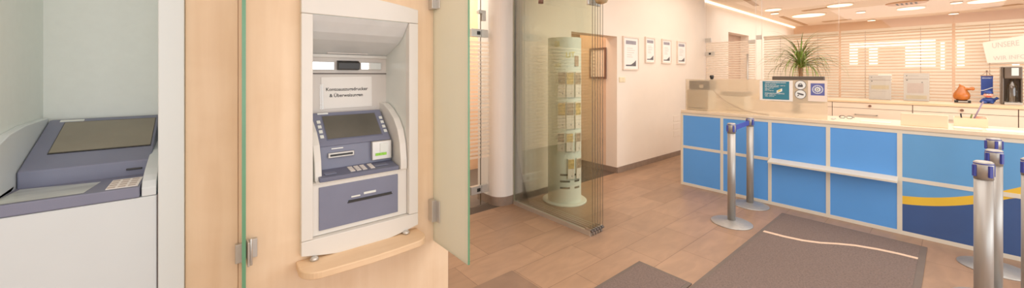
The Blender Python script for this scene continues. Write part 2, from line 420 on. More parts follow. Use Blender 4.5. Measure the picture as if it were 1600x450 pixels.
# long glass line at X = 7.95
ys = [3.28, 2.385, 2.285, 1.2, 0, -1.2, -2.4, -4.4]
def glasspanel(y0, y1, nm, z1=H, z0=0):
    m = MB(); pane_box(m, 7.95, 7.962, y1+.003, y0-.003, z0, z1)
    return struct(m.build(nm, [M['glass'], M['joint']]))
gd = glasspanel(3.28, 2.385, 'door_3', 2.16, .01)
st = MB()
for i in range(26):
    z = 1.0+i*.045
    st.box(7.944, 7.949, 2.39, 3.27, z, z+.03)
for i in range(18):
    z = .12+i*.045; st.box(7.944, 7.949, 2.39, 3.27, z, z+.03)
st.build('frosted_stripe_band', M['stripe'], gd)
box(7.93, 7.975, 3.11, 3.285, 1.89, 1.97).build('lock_plate', M['satin'], gd, bevel=.003)
box(7.925, 7.93, 3.17, 3.21, 1.91, 1.95).build('lock_cylinder', M['black'], gd)
box(7.93, 7.975, 2.39, 2.50, 2.1, 2.16).build('hinge_fitting', M['satin'], gd, bevel=.003)
MB().cyl((7.90, 2.50, 1.0), (7.90, 2.50, 1.9), .016).build('door_handle', M['satin'], gd)
o = glasspanel(3.28, 2.385, 'window_22', H, 2.168)
box(7.93, 7.975, 3.17, 3.285, 2.168, 2.25).build('hinge_fitting', M['satin'], o, bevel=.003)
for i, (y0, y1) in enumerate([(2.38, 2.285), (2.285, 1.2), (1.2, 0), (0, -1.2), (-1.2, -2.4), (-2.4, -4.4)]):
    o = glasspanel(y0, y1, 'window_%d' % (10+i))
    if i == 0: box(7.93, 7.975, 2.29, 2.37, 2.16, 2.24).build('hinge_fitting', M['satin'], o, bevel=.003)

# hall glass door line at Y = 3.48
def hallglass(x0, x1, nm):
    m = MB(); pane_box(m, x0, x1, 3.475, 3.485, .01, H); return struct(m.build(nm, [M['glass'], M['dark_edge']]))
g1 = hallglass(1.3, 2.437, 'door_4'); g2 = hallglass(2.443, 2.56, 'window_20')
st = MB()
for i in range(30):
    z = .55+i*.045; st.box(1.31, 2.43, 3.468, 3.472, z, z+.026)
st.build('frosted_stripe_band', M['stripe'], g1)
st = MB()
for i in range(30):
    z = .55+i*.045; st.box(2.447, 2.555, 3.468, 3.472, z, z+.026)
st.build('frosted_stripe_band', M['stripe'], g2)
for nm, z0, z1 in (('lower', .15, .24), ('upper', 1.93, 2.02)):
    box(2.30, 2.437, 3.455, 3.505, z0, z1).build('lock_plate', M['satin'], g1, bevel=.003)
    box(2.443, 2.53, 3.455, 3.505, z0, z1).build('strike_plate', M['satin'], g2, bevel=.003)
    box(2.375, 2.42, 3.45, 3.456, z0+.025, z1-.025).build('lock_cylinder', M['black'], g1)
MB().prism([(2.40, 2.24), (2.50, 2.24), (2.50, 2.12), (2.447, 2.12), (2.447, 2.20), (2.40, 2.20)], 'y', 3.455, 3.505).build('corner_fitting', M['satin'], g2, bevel=.003)

# ------------------------------------------------------------------ stacked folding glass panels
grp = 'folding glass panels stacked edge to edge beside the column'
ords = ['first of the stacked folding glass panels, nearest the maple wall, with floor profile', 'second clear folding glass panel from the maple wall side of the stack',
        'middle clear folding glass panel of the stack of five', 'fourth clear folding glass panel from the maple wall side of the stack',
        'last clear folding glass panel of the stack, nearest the blue counter']
for i in range(5):
    x = 2.772+i*.039
    t = thing('folding_glass_panel', ords[i], 'glass panel', (x, 2.7, 0), grp)
    m = MB(); m.box(x-.005, x+.005, 2.15, 3.28, .045, 2.62)
    n = len(m.mi)-6
    for j in range(6): m.mi[n+j] = 0 if j in (3, 5) else (1 if j == 2 else 2)
    m.build('pane', [M['glass_green'], M['dark_edge'], M['pale_edge']], t)
    box(x-.014, x+.014, 2.16, 2.23, .0, .062).build('bottom_clamp', M['steel'], t, bevel=.003)
    MB().cyl((x-.015, 2.155, .045), (x+.015, 2.155, .045), .012, 12).build('bolt', M['dark_grey'], t)
    MB().cyl((x, 2.2, 2.16), (x, 2.2, 2.24), .015, 20).build('top_fitting', M['satin'], t, bevel=.003)
    if i == 0:
        box(x-.018, x-.006, 2.16, 3.27, 0, .045).build('bottom_rail', M['satin'], t)
struct(box(2.68, 2.96, 2.0, 3.29, 2.62, H).build('trim_2', M['ceiling']))
gd2 = MB(); gd2.lathe((2.80, 2.07, 2.15), [(.02, 0), (.05, .012), (.062, .04), (.064, .10)], 32); gd2.cyl((2.80, 2.07, 2.24), (2.80, 2.07, 2.625), .008, 10)
tag(gd2.build('hanging_spotlight', M['slot_lamp']), 'small round pale brass fitting hanging at the edge of the stacked glass', 'lamp')
s = MB(); s.cyl((2.72, 2.78, 2.27), (2.72, 2.78, 2.45), .018, 14); s.cyl((2.72, 2.78, 2.25), (2.72, 2.78, 2.30), .028, 14)
s.cyl((2.72, 2.78, 2.45), (2.72, 2.78, 2.62), .008, 8)
tag(s.build('door_holder', M['dark_frame']), 'small brown round holder hanging in front of the stacked glass', 'holder')

# ------------------------------------------------------------------ open frosted doors of the machine niche
def leaf(x0, y0, x1, y1, label, z0=.4, z1=2.75, thick=.013, hx=1):
    t = thing('glass_door', label, 'glass door', (x0, y0, z0))
    d = Vector((x1-x0, y1-y0, 0)); L = d.length; d.normalize(); n = Vector((d.y, -d.x, 0))*thick/2
    a = Vector((x0, y0, 0)); b = Vector((x1, y1, 0)); m = MB()
    v = [a-n, a+n, b+n, b-n]; vs = [p+Vector((0, 0, z0)) for p in v]+[p+Vector((0, 0, z1)) for p in v]
    m.add(vs, [(0, 3, 7, 4), (1, 2, 6, 5)], 0); m.add(vs, [(0, 1, 2, 3), (4, 5, 6, 7), (0, 1, 5, 4), (2, 3, 7, 6)], 1)
    m.build('pane', [M['frost_green'], M['green_edge']], t)
    return t
t = leaf(1.18, 2.215, 1.18, 1.80, 'frosted pale green glass door swung open at the right end of the maple wall')
for z in (.54, 1.93):
    h = MB(); h.box(1.14, 1.174, 2.17, 2.224, z, z+.14); h.box(1.186, 1.20, 2.14, 2.2, z, z+.14)
    h.box(1.168, 1.176, 2.13, 2.2, z, z+.14)
    h.build('hinge_clamp', M['satin'], t, bevel=.003)
t = leaf(.152, 2.215, .1255, 1.83, 'frosted glass door seen edge-on as a green line left of the recessed terminal')
for z in (.585, 1.93):
    h = MB(); h.box(.117, .147, 2.2, 2.224, z+.01, z+.10); h.box(.16, .205, 2.2, 2.224, z+.02, z+.11)
    h.box(.162, .170, 2.15, 2.2, z, z+.115); h.cyl((.178, 2.19, z-.01), (.178, 2.19, z+.12), .007, 12)
    h.build('hinge_clamp', M['satin'], t, bevel=.002)

# ------------------------------------------------------------------ recessed terminal (the second machine)
A0, A1 = .448, .989
T = thing('bank_terminal', 'recessed statement printer terminal with purple-grey fascia in a white surround', 'terminal', (.72, 2.2, .5))
YF = 2.185
sur = MB()
nA = 14
bot = [(.393+(1.05-.393)*i/nA, .548-.045*math.sin(math.pi*i/nA)) for i in range(nA+1)]
top = [(.393+(1.05-.393)*i/nA, 1.912+.035*math.sin(math.pi*i/nA)) for i in range(nA+1)]
MB().prism(bot+[(1.05, .622), (.393, .622)], 'y', YF, 2.24).build('surround_bottom', M['frame_white'], T, bevel=.004)
MB().prism([(.393, 1.826), (1.05, 1.826)]+top[::-1], 'y', YF, 2.24).build('surround_top', M['frame_white'], T, bevel=.004)
box(.393, A0, YF, 2.24, .624, 1.824).build('surround_side', M['frame_white'], T, bevel=.004)
box(A1, 1.05, YF, 2.24, .624, 1.824).build('surround_side', M['frame_white'], T, bevel=.004)
ln = MB(); ln.box(A0-.012, A0, 2.24, 2.6, .6, 1.84); ln.box(A1, A1+.012, 2.24, 2.6, .6, 1.84)
ln.box(A0, A1, 2.58, 2.6, .6, 1.84); ln.box(A0, A1, 2.2, 2.6, 1.822, 1.84)
ln.build('niche_lining', M['niche_grey'], T)
box(A0, A1, 2.57, 2.58, 1.15, 1.632).build('back_panel', M['niche_back'], T)
c = [(2.195, 1.822), (2.22, 1.795), (2.276, 1.742), (2.34, 1.705), (2.409, 1.68), (2.50, 1.65), (2.58, 1.628), (2.58, 1.822)]
o = MB().prism(c, 'x', A0+.002, A1-.002).build('canopy', M['canopy'], T)
box(A0, A1, 2.552, 2.58, 1.612, 1.632).build('canopy_lip', M['frame_white'], T, bevel=.002)
box(.60, .85, 2.53, 2.555, 1.636, 1.642).build('canopy_label', M['niche_back'], T)
box(A0, A1, 2.562, 2.58, 1.505, 1.512).build('panel_joint', M['line'], T)
box(A0, A1, 2.555, 2.58, 1.512, 1.516).build('panel_joint', M['niche_back'], T)
box(.47, .648, 2.558, 2.571, 1.532, 1.583).build('mirror_strip', M['mirror'], T, bevel=.002)
box(.814, .952, 2.558, 2.571, 1.536, 1.583).build('mirror_strip', M['mirror'], T, bevel=.002)
MB().prism([(2.571, 1.53), (2.535, 1.535), (2.53, 1.58), (2.55, 1.592), (2.571, 1.594)], 'x', .665, .80).build('camera_window', M['black'], T, bevel=.004)
# body
c = [(2.22, .625), (2.22, .905), (2.207, .909), (2.207, .912), (2.5, .912), (2.5, .625)]
MB().prism(c, 'x', A0+.003, A1-.002).build('lower_housing', M['frame_white'], T, bevel=.002)
box(.483, .928, 2.212, 2.222, .65, .885).build('lower_panel', M['purple'], T, bevel=.003)
sl = MB(); sl.box(.635, .885, 2.206, 2.213, .775, .785); sl.box(.63, .89, 2.208, 2.213, .77, .775)
ps = sl.build('print_slot', M['black'], T)
MB().box(.72, .79, 2.209, 2.213, .803, .815).box(.65, .70, 2.209, 2.213, .798, .806).build('printed_label', M['niche_grey'], T)
c = [(2.207, .912), (2.207, .936), (2.33, .952), (2.36, .952), (2.36, .912)]
led = MB().prism(c, 'x', .485, .932).build('keyboard_ledge', M['purple_dk'], T, bevel=.004)
c = [(2.33, .95), (2.34, 1.086), (2.53, 1.258), (2.57, 1.258), (2.57, .95)]
MB().prism(c, 'x', .505, .93).build('fascia', M['purple'], T, bevel=.004)
# sloped screen pieces
S0, S1 = Vector((2.34, 1.086)), Vector((2.53, 1.258)); sd = (S1-S0); sn = Vector((-sd.y, sd.x)).normalized()
def slope_quad(x0, x1, t0, t1, h0, h1):
    a0, a1 = S0+sd*t0, S0+sd*t1
    return [tuple(a0+sn*h0), tuple(a1+sn*h0), tuple(a1+sn*h1), tuple(a0+sn*h1)]
def slope_box(x0, x1, t0, t1, h0, h1, m=None):
    m = m or MB(); return m.prism(slope_quad(x0, x1, t0, t1, h0, h1), 'x', x0, x1)
slope_box(.507, .928, -.02, 1.0, 0, .008).build('screen_bezel', M['purple'], T, bevel=.003)
slope_box(.557, .888, .13, .90, .008, .010).build('screen_rim', M['purple_dk'], T)
slope_box(.562, .882, .16, .87, .010, .012).build('display', M['screen'], T)
for x in (.525, .902):
    for k in range(4):
        slope_box(x, x+.02, .2+.15*k, .29+.15*k, .008, .014).build('side_button', M['niche_grey'], T, bevel=.002)
slope_box(.54, .60, .94, .98, .008, .011).build('maker_plate', M['white_ink'], T)
# card slot, reader, keypad
cs = box(.555, .70, 2.318, 2.336, 1.015, 1.045).build('card_slot', M['satin'], T, bevel=.004)
box(.565, .69, 2.314, 2.32, 1.025, 1.037).build('slot_opening', M['black'], cs)
box(.575, .64, 2.332, 2.336, 1.064, 1.07).build('printed_label', M['white_ink'], T)
cr = box(.802, .925, 2.306, 2.338, .968, 1.085).build('card_reader', M['satin'], T, bevel=.005)
box(.85, .90, 2.302, 2.308, 1.018, 1.07).build('reader_window', M['niche_grey'], cr, bevel=.002)
box(.822, .89, 2.300, 2.307, .996, 1.012).build('reader_light', M['green_led'], cr)
kp = MB()
for i in range(4):
    for j in range(4):
        x = .655+i*.034+(.012 if i == 3 else 0); y = 2.235+j*.021; z = .936+(y-2.207)*.13
        kp.box(x, x+.026, y, y+.014, z, z+.006)
kp.build('keypad', M['niche_back'], T, bevel=.0015)
box(.80, .88, 2.25, 2.31, .944, .9475).build('contactless_pad', M['purple'], T)
box(.52, .58, 2.24, 2.30, .942, .946).build('ledge_plate', M['purple'], T)
cheek = [(2.57, 1.308), (2.50, 1.305), (2.414, 1.273), (2.32, 1.22), (2.257, 1.155), (2.22, 1.07), (2.205, .97), (2.205, .912), (2.57, .912)]
MB().prism(cheek, 'x', .942, .984).build('side_cheek', M['frame_white'], T, bevel=.004)
MB().prism([(y_+.03 if z_ > .96 and y_ < 2.5 else y_, z_-.05 if z_ > .96 else z_) for y_, z_ in cheek], 'x', .468, .503).build('side_cheek', M['frame_white'], T, bevel=.004)
# paper notice
n = thing('paper_notice', 'white sheet with black typed text taped above the recessed terminal screen', 'paper sign', (.73, 2.568, 1.28))
MB().prism([(.578, 1.284), (.572, 1.485), (.888, 1.489), (.89, 1.286)], 'y', 2.566, 2.569).build('sheet', M['paper'], n)
MB().prism([(.565, 1.28), (.563, 1.44), (.585, 1.44), (.588, 1.28)], 'y', 2.563, 2.5655).build('tape', M['acrylic'], n)
X, Zv = (1, 0, 0), (0, 0, 1)
text('Kontoauszugsdrucker', (.73, 2.5655, 1.397), X, Zv, .030, M['ink'], n, width=.262, bold=.02)
text('& Überweisungen', (.725, 2.5655, 1.357), X, Zv, .030, M['ink'], n, width=.208, bold=.02)

# shelf under it
pts = [(.375, 2.224), (.372, 2.16)]+arc((.47, 2.13), .10, 180, 262, 8)+[(.60, 2.022), (.71, 2.018), (.85, 2.022)]+arc((.965, 2.12), .09, 285, 360, 8)+[(1.055, 2.224)]
sh = thing('wall_shelf', 'narrow maple shelf with rounded corners below the recessed terminal', 'shelf', (.71, 2.12, .478))
MB().prism(pts, 'z', .478, .516).build('shelf_board', M['wood_x'], sh, bevel=.006, seg=3)
for x in (.452, .965):
    MB().lathe((x, 2.178, .516), [(.018, 0), (.022, .006), (.020, .014), (.010, .020)], 20).build('support_knob', M['satin'], sh)

# ------------------------------------------------------------------ large terminal on the left
G = thing('self_service_terminal', 'large light grey self-service terminal with wide tilted screen, at the left', 'terminal', (-.4, 2.5, 0))
f = MB(); f.box(-.149, -.064, 2.19, 2.23, 0, H-.02); f.build('surround_side', M['machine_frame'], G, bevel=.004)
box(-.706, -.62, 2.19, 2.23, 0, H-.02).build('surround_side', M['machine_frame'], G, bevel=.004)
l = MB(); l.box(-.64, -.62, 2.23, 3.0, .9, H-.02); l.box(-.149, -.13, 2.23, 3.0, .9, H-.02); l.box(-.62, -.149, 2.95, 3.0, 1.2, H-.02)
l.build('niche_lining', M['machine_panel'], G)
lw = MB(); lw.box(-.618, -.153, 2.2, 2.9, 0.02, .983); lw.build('lower_housing', M['machine_white'], G, bevel=.003)
tr = MB(); tr.box(-.615, -.205, 2.195, 2.62, .985, 1.03)
tr.build('tray_slab', M['purple'], G, bevel=.004)
tz = 1.031
MB().add([(-.60, 2.212, tz), (-.365, 2.215, tz), (-.344, 2.40, tz), (-.575, 2.45, tz), (-.55, 2.26, tz-.0), (-.37, 2.245, tz), (-.34, 2.41, tz), (-.585, 2.43, tz)],
         [(0, 1, 2, 3)]).build('tray_inset', M['tray'], G)
MB().prism([(2.235, 1.031), (2.43, 1.031), (2.455, 1.04), (2.455, 1.045), (2.235, 1.035)], 'x', -.6, -.592).build('tray_rim', M['purple_dk'], G)
c = [(2.47, 1.0), (2.47, 1.098), (2.89, 1.272), (2.93, 1.272), (2.93, 1.0)]
MB().prism(c, 'x', -.588, -.192).build('screen_housing', M['purple'], G, bevel=.005)
B0, B1 = Vector((2.47, 1.098)), Vector((2.89, 1.272)); bd = B1-B0; bn = Vector((-bd.y, bd.x)).normalized()
def sb(x0, x1, t0, t1, h0, h1):
    a0, a1 = B0+bd*t0, B0+bd*t1
    return MB().prism([tuple(a0+bn*h0), tuple(a1+bn*h0), tuple(a1+bn*h1), tuple(a0+bn*h1)], 'x', x0, x1)
sb(-.532, -.202, .27, .93, 0, .003).build('screen_rim', M['black'], G)
sb(-.529, -.204, .285, .915, .003, .005).build('display', M['screen2'], G)
sb(-.55, -.47, .945, .985, 0, .003).build('maker_plate', M['niche_grey'], G)
sl = box(-.275, -.222, 2.462, 2.471, 1.055, 1.064).build('card_slot', M['black'], G, bevel=.003)
# instruction sticker on the tray
stk = MB().box(-.306, -.212, 2.215, 2.39, 1.031, 1.033)
so = stk.build('instruction_label', M['paper'], G)
lm = MB()
for i in range(3):
    for j in range(4):
        lm.box(-.303+i*.030, -.281+i*.030, 2.225+j*.042, 2.25+j*.042, 1.033, 1.0335)
lm.build('printed_symbols', M['ink_light'], so)
rc = [(2.2, .985), (2.2, 1.02), (2.225, 1.045), (2.264, 1.062), (2.32, 1.078), (2.39, 1.092), (2.563, 1.124), (2.89, 1.145), (2.89, .985)]
MB().prism(rc, 'x', -.2, -.155).build('side_cheek', M['machine_white'], G, bevel=.003)
lc = [(2.2, .985), (2.2, 1.06), (2.215, 1.13), (2.25, 1.19), (2.32, 1.235), (2.42, 1.262), (2.6, 1.28), (2.9, 1.285), (2.9, .985)]
MB().prism(lc, 'x', -.62, -.592).build('side_cheek', M['machine_white'], G, bevel=.003)
box(-.153, -.1495, 2.196, 2.25, 0, .985).build('panel_joint', M['line'], G)

# ------------------------------------------------------------------ brochure stand
bc = Vector((3.33, 3.0, 0)); va = math.atan2(-bc.y, -bc.x)   # direction towards the room
t = thing('brochure_stand', 'curved sage grey leaflet stand behind the stacked glass panels', 'leaflet stand', bc)
Rr = .205
def rp(deg, r=Rr, z=0):   # positive degrees run to the right as seen from the room
    a = va+R(deg); return (bc.x+r*math.cos(a), bc.y+r*math.sin(a), z)
outl = [rp(d)[:2] for d in range(-72, 73, 6)]
inner = [rp(d, Rr-.012)[:2] for d in range(72, -73, -6)]
MB().prism(outl+inner, 'z', .02, 1.935).build('curved_panel', M['totem'], t)
bk = [rp(d, Rr-.012)[:2] for d in (-72, 72)]
bb = MB(); p, q = Vector((*bk[0], 0)), Vector((*bk[1], 0)); nn = Vector((math.cos(va), math.sin(va), 0))*.01
vs = [p, q, q-nn, p-nn]; bb.add([v+Vector((0, 0, .02)) for v in vs]+[v+Vector((0, 0, 1.935)) for v in vs], [(0, 1, 2, 3), (4, 5, 6, 7), (0, 1, 5, 4), (1, 2, 6, 5), (2, 3, 7, 6), (3, 0, 4, 7)])
bb.build('back_panel', M['totem'], t)
MB().lathe((bc.x, bc.y, 0), [(.262, 0), (.262, .012), (.255, .018)], 48, sx=1, sy=1).build('base_plate', M['totem'], t)
for (d0, d1) in ((-14, 18), (34, 56)):
    for k in range(3):
        z = .19+k*.075; pts = [rp(d0+(d1-d0)*i/4, Rr+.0015)[:2] for i in range(5)]+[rp(d1-(d1-d0)*i/4, Rr-.002)[:2] for i in range(5)]
        MB().prism(pts, 'z', z, z+.022).build('vent_slot', M['totem_dk'], t)
def curved(body, d0, z, h, m, w):
    p = Vector(rp(d0, Rr+.003, z)); a = va+R(d0); xd = Vector((-math.sin(a), math.cos(a), 0))
    text(body, p, xd, (0, 0, 1), h, m, t, width=w, align='LEFT')
curved('V', -48, 1.80, .10, M['white_ink'], .034); curved('OR', -33, 1.82, .10, M['yellow_ink'], .07)
curved('E', -48, 1.70, .08, M['white_ink'], .024); curved('LIT', 4, 1.70, .09, M['yellow_ink'], .10)
curved('R', -48, 1.62, .06, M['white_ink'], .02); curved('VERS', -33, 1.59, .06, M['yellow_ink'], .09)
xd = None
p = MB(); a = va+R(40); c0 = Vector(rp(40, Rr+.004)); td = Vector((-math.sin(a), math.cos(a), 0)); nd = Vector((math.cos(a), math.sin(a), 0))
def plate(mb, deg, w, z0, z1, r0, r1, off=0):
    a = va+R(deg); td = Vector((-math.sin(a), math.cos(a), 0)); nd = Vector((math.cos(a), math.sin(a), 0)); c = Vector((bc.x, bc.y, 0))+td*off
    v = [c+nd*r0-td*w/2, c+nd*r0+td*w/2, c+nd*r1+td*w/2, c+nd*r1-td*w/2]
    mb.add([x+Vector((0, 0, z0)) for x in v]+[x+Vector((0, 0, z1)) for x in v], [(0, 1, 2, 3), (4, 5, 6, 7), (0, 1, 5, 4), (1, 2, 6, 5), (2, 3, 7, 6), (3, 0, 4, 7)])
    return mb
plate(MB(), 42, .055, 1.60, 1.72, Rr+.001, Rr+.008).build('small_picture', M['door_brown'], t)
rows = [(1.245, 1.535, (-8, 17, 45), .088, 'top row'), (.885, 1.19, (-8, 17, 45), .088, 'second row'), (.625, .835, (-10, 16, 46), .078, 'third row'), (.31, .54, (20, 48), .078, 'bottom row')]
pos = {3: ('left', 'middle', 'right'), 2: ('left', 'right')}
for ri, (z0, z1, degs, w, rn) in enumerate(rows):
    for di, dg in enumerate(degs):
        lf = thing('leaflet', 'leaflet with %s picture in the %s of the curved stand, %s pocket' % ('golden' if (ri+di) % 2 else 'brown', rn, pos[len(degs)][di]), 'leaflet', rp(dg, Rr, z0), 'leaflets in the curved stand')
        plate(MB(), dg, w, z0, z1, Rr+.010, Rr+.018).build('leaflet_body', M['paper_warm'], lf)
        hh = z1-z0
        plate(MB(), dg, w*.94, z0+hh*.5, z1-hh*.04, Rr+.0185, Rr+.019).build('cover_picture', M['photo2'] if (ri+di) % 2 else M['photo'], lf)
        plate(MB(), dg, w*.12, z0+hh*.12, z0+hh*.17, Rr+.0185, Rr+.019, .01).build('emblem', M['hill'], lf)
        plate(MB(), dg, .003, z0, z0+hh*.5, Rr+.0185, Rr+.019, w*.2).build('fold_line', M['ink_soft'], lf)
    plate(MB(), sum(degs)/len(degs), .10, z0-.012, z0-.002, Rr-.004, Rr+.03).build('leaflet_support', M['acrylic'], t)

# ------------------------------------------------------------------ certificates on the wall
def cert(x0, x1, z0, z1, label, k):
    t = thing('picture_frame', label, 'picture', ((x0+x1)/2, 3.3, z0), 'framed certificates on the warm wall')
    fr = MB(); b = .022; y0, y1 = 3.272, 3.3
    fr.box(x0, x1, y0, y1, z0, z0+b); fr.box(x0, x1, y0, y1, z1-b, z1); fr.box(x0, x0+b, y0, y1, z0+b, z1-b); fr.box(x1-b, x1, y0, y1, z0+b, z1-b)
    fr.build('frame', M['pic_frame'], t)
    sh = box(x0+b, x1-b, 3.284, 3.296, z0+b, z1-b).build('certificate_sheet', M['paper'], t)
    w, h = x1-x0, z1-z0; Y = 3.2835
    box(x0+w*.18, x1-w*.18, Y-.001, Y, z1-h*.23, z1-h*.12).build('header_band', M['band'], sh)
    for j, (fx0, fx1, fz) in enumerate([(.25, .62, .34), (.25, .75, .40), (.25, .7, .47), (.25, .55, .54), (.25, .6, .60)]):
        box(x0+w*fx0, x0+w*fx1, Y-.001, Y, z1-h*fz-.006, z1-h*fz).build('text_line', M['ink_light'], sh)
    hill = [(x0+w*.18, z0+h*.12), (x0+w*.82, z0+h*.12), (x0+w*.82, z0+h*.30), (x0+w*.68, z0+h*.23), (x0+w*.5, z0+h*.165), (x0+w*.18, z0+h*.16)]
    MB().prism(hill, 'y', Y-.001, Y).build('graphic', M['hill'], sh)
cert(4.985, 5.43, 1.575, 2.105, 'large framed certificate, leftmost and biggest of four on the wall', 0)
cert(5.63, 5.94, 1.70, 2.135, 'small framed certificate just right of the large framed one', 1)
cert(6.175, 6.51, 1.70, 2.135, 'third framed certificate from the passage opening', 2)
cert(6.73, 7.08, 1.70, 2.13, 'framed certificate nearest the office glass, rightmost of four', 3)
s = thing('light_switch', 'cream double light switch below the large framed certificate', 'switch', (5.0, 3.3, 1.39))
box(4.90, 5.06, 3.288, 3.3, 1.385, 1.465).build('switch_plate', M['switch'], s, bevel=.004)
box(4.908, 4.976, 3.283, 3.289, 1.393, 1.457).build('rocker', M['switch'], s, bevel=.002)
box(4.984, 5.052, 3.283, 3.289, 1.393, 1.457).build('rocker', M['switch'], s, bevel=.002)
hz = thing('wall_socket', 'faint cream column of sockets on the wall beside the blue counter', 'socket', (6.75, 3.3, .36))
for z in (.36, .50, .64): box(6.62, 6.84, 3.293, 3.3, z, z+.11).build('socket_plate', M['wall'], hz, bevel=.003)
# framed notice in the passage
t = thing('wall_notice', 'dark brown framed notice on the passage wall behind the glass panel edges', 'framed notice', (4.85, 3.65, 1.44))
fr = MB()
for (y0, y1, z0, z1) in [(3.49, 3.81, 1.44, 1.47), (3.49, 3.81, 1.90, 1.93), (3.49, 3.515, 1.47, 1.90), (3.785, 3.81, 1.47, 1.90)]: fr.box(4.825, 4.85, y0, y1, z0, z1)
fr.build('frame', M['dark_frame'], t)
box(4.838, 4.848, 3.515, 3.785, 1.47, 1.90).build('notice_sheet', M['paper_warm'], t)
for k in range(7): box(4.836, 4.838, 3.70, 3.75, 1.50+k*.055, 1.52+k*.055).build('text_line', M['ink_soft'], t)

# ------------------------------------------------------------------ reception counter
CX = 5.04
C = thing('reception_counter', 'long reception counter with bright blue panels and cream frame', 'counter', (5.3, .5, 0))
bs = [2.39, 1.883, 1.366, .846, .326, -.215, -.74, -1.27]
MB().box(CX+.014, 5.62, bs[-1], bs[0]-.002, .002, .985).build('carcass', M['bar'], C)
MB().prism([(CX-.012, bs[-1]), (5.66, bs[-1]), (5.66, 2.40), (CX-.012, 2.40)], 'z', .985, 1.02).build('worktop', M['ctop'], C, bevel=.003)
g = MB()
for b in bs: g.box(CX-.004, CX+.02, b-.017, b+.017, .001, .985)
for z in (.019, .522, .968): g.box(CX-.0035, CX+.02, bs[-1], bs[0], z-.018, z+.018)
g.build('panel_frame', M['bar'], C)
bz = lambda b: .325+.07*(.326-b)+.42*(.326-b)**2 if b < .326 else .325     # middle line of the yellow band
for i in range(len(bs)-1):
    y1, y0 = bs[i]-.017, bs[i+1]+.017
    for (z0, z1, up) in ((.037, .504, 0), (.54, .950, 1)):
        if i < 4:
            box(CX, CX+.012, y0, y1, z0, z1).build('front_panel', M['blue'], C)
        else:
            mb = MB(); n = 16; hb = .038
            def strip(f0, f1, mi):
                for k in range(n):
                    ya, yb = y1+(y0-y1)*k/n, y1+(y0-y1)*(k+1)/n
                    za0, zb0, za1, zb1 = f0(ya), f0(yb), f1(ya), f1(yb)
                    if max(za1-za0, zb1-zb0) <= 1e-4: continue
                    mb.add([(CX, ya, za0), (CX, yb, zb0), (CX, yb, max(zb1, zb0)), (CX, ya, max(za1, za0))], [(0, 1, 2, 3)], mi)
            cl = lambda v: min(max(v, z0), z1)
            strip(lambda y: z0, lambda y: cl(bz(y)-hb), 1)
            strip(lambda y: cl(bz(y)-hb), lambda y: cl(bz(y)+hb), 2)
            strip(lambda y: cl(bz(y)+hb), lambda y: z1, 0)
            o = mb.build('front_panel', [M['blue2'], M['navy'], M['yellow']], C, fix=False)
            if not up: o['label'] = 'navy blue panel with curved yellow band'
lg = MB().prism([(CX-.004, .505), (CX-.115, .497), (CX-.115, .517), (CX-.004, .54)], 'y', .335, 1.36).build('bag_ledge', M['bar'], C, bevel=.002)
lg['label'] = 'cream ledge along the middle of the counter front'
box(CX-.006, CX+.05, 2.391, 2.402, 0, .985).build('end_strip', M['ctop'], C)

# frosted screen on it
SX = 5.10
F = thing('counter_screen', 'frosted glass screen standing on the left end of the blue counter', 'screen', (SX, 1.6, 1.02))
box(SX, SX+.006, .862, 2.37, 1.0205, 1.442).build('pane', M['frost'], F)
NY = (0, -1, 0)
p = thing('opening_hours_poster', 'teal printed notice with white text and yellow tag on the frosted screen', 'notice', (SX-.004, 1.32, 1.2))
PX = SX-.003
box(PX, PX+.002, 1.163, 1.485, 1.20, 1.434).build('sheet', M['paper'], p)
box(PX-.001, PX, 1.195, 1.455, 1.215, 1.425).build('print_field', M['teal'], p)
lines = [(1.404, .014, 'TERMINVEREINBARUNGEN', .205), (1.385, .012, 'MONTAG - MITTWOCH', .11), (1.371, .010, '8.30 - 12.30 Uhr und 14.00 - 16.00 Uhr', .20), (1.357, .012, 'MONTAG UND DIENSTAG', .135),
         (1.342, .010, '8.30 - 16.00 Uhr', .09), (1.326, .012, 'FREITAG', .045), (1.312, .010, '8.30 - 15.00 Uhr', .09), (1.278, .014, 'DONNERSTAG / SERVICE', .19), (1.262, .011, '8.30 - 12.00 Uhr', .11), (1.247, .010, '14.00 - 18.00 Uhr', .09)]
for z, h, s_, w_ in lines:
    text(s_, (PX-.001, 1.432, z), NY, Zv, h*1.25, M['white_ink'], p, name='text_line', width=w_, align='LEFT', bold=.01)
MB().prism([(1.315, 1.285), (1.262, 1.312), (1.262, 1.345), (1.315, 1.318)], 'x', PX-.0025, PX-.0015).build('paper_tag', M['white_ink'], p)
MB().prism([(1.302, 1.302), (1.275, 1.316), (1.275, 1.335), (1.302, 1.321)], 'x', PX-.0035, PX-.0026).build('tag_print', M['yellow_ink'], p)
def disc(y, z, r, x, th=.001): return MB().cyl((x, y, z), (x-th, y, z), r, 40)
for z, label, kind in ((1.386, 'round white sticker with a padlock symbol on the frosted screen', 0), (1.283, 'round white sticker with a surveillance camera symbol below the padlock sticker', 1)):
    s = thing('round_sticker', label, 'sticker', (SX, 1.094, z-.05), 'round symbol stickers on the frosted screen')
    disc(1.094, z, .052, SX, .001).build('border_ring', M['hill'], s); disc(1.094, z, .046, SX-.001).build('sticker_face', M['white_ink'], s)
    y = 1.094; x0, x1 = SX-.0035, SX-.0022; g = MB()
    if kind == 0:
        g.box(x0, x1, y-.022, y+.022, z-.022, z+.004)
        o_ = arc((y, z+.004), .017, 0, 180, 12); i_ = arc((y, z+.004), .010, 180, 0, 12); g.prism(o_+i_, 'x', x0, x1)
    else:
        g.prism([(y+.03, z+.008), (y+.024, z+.02), (y-.03, z+.004), (y-.028, z-.012), (y-.006, z-.008)], 'x', x0, x1)
        g.prism([(y+.02, z-.004), (y+.008, z-.004), (y+.02, z-.022), (y+.03, z-.022)], 'x', x0, x1)
    g.build('symbol', M['hill'], s)
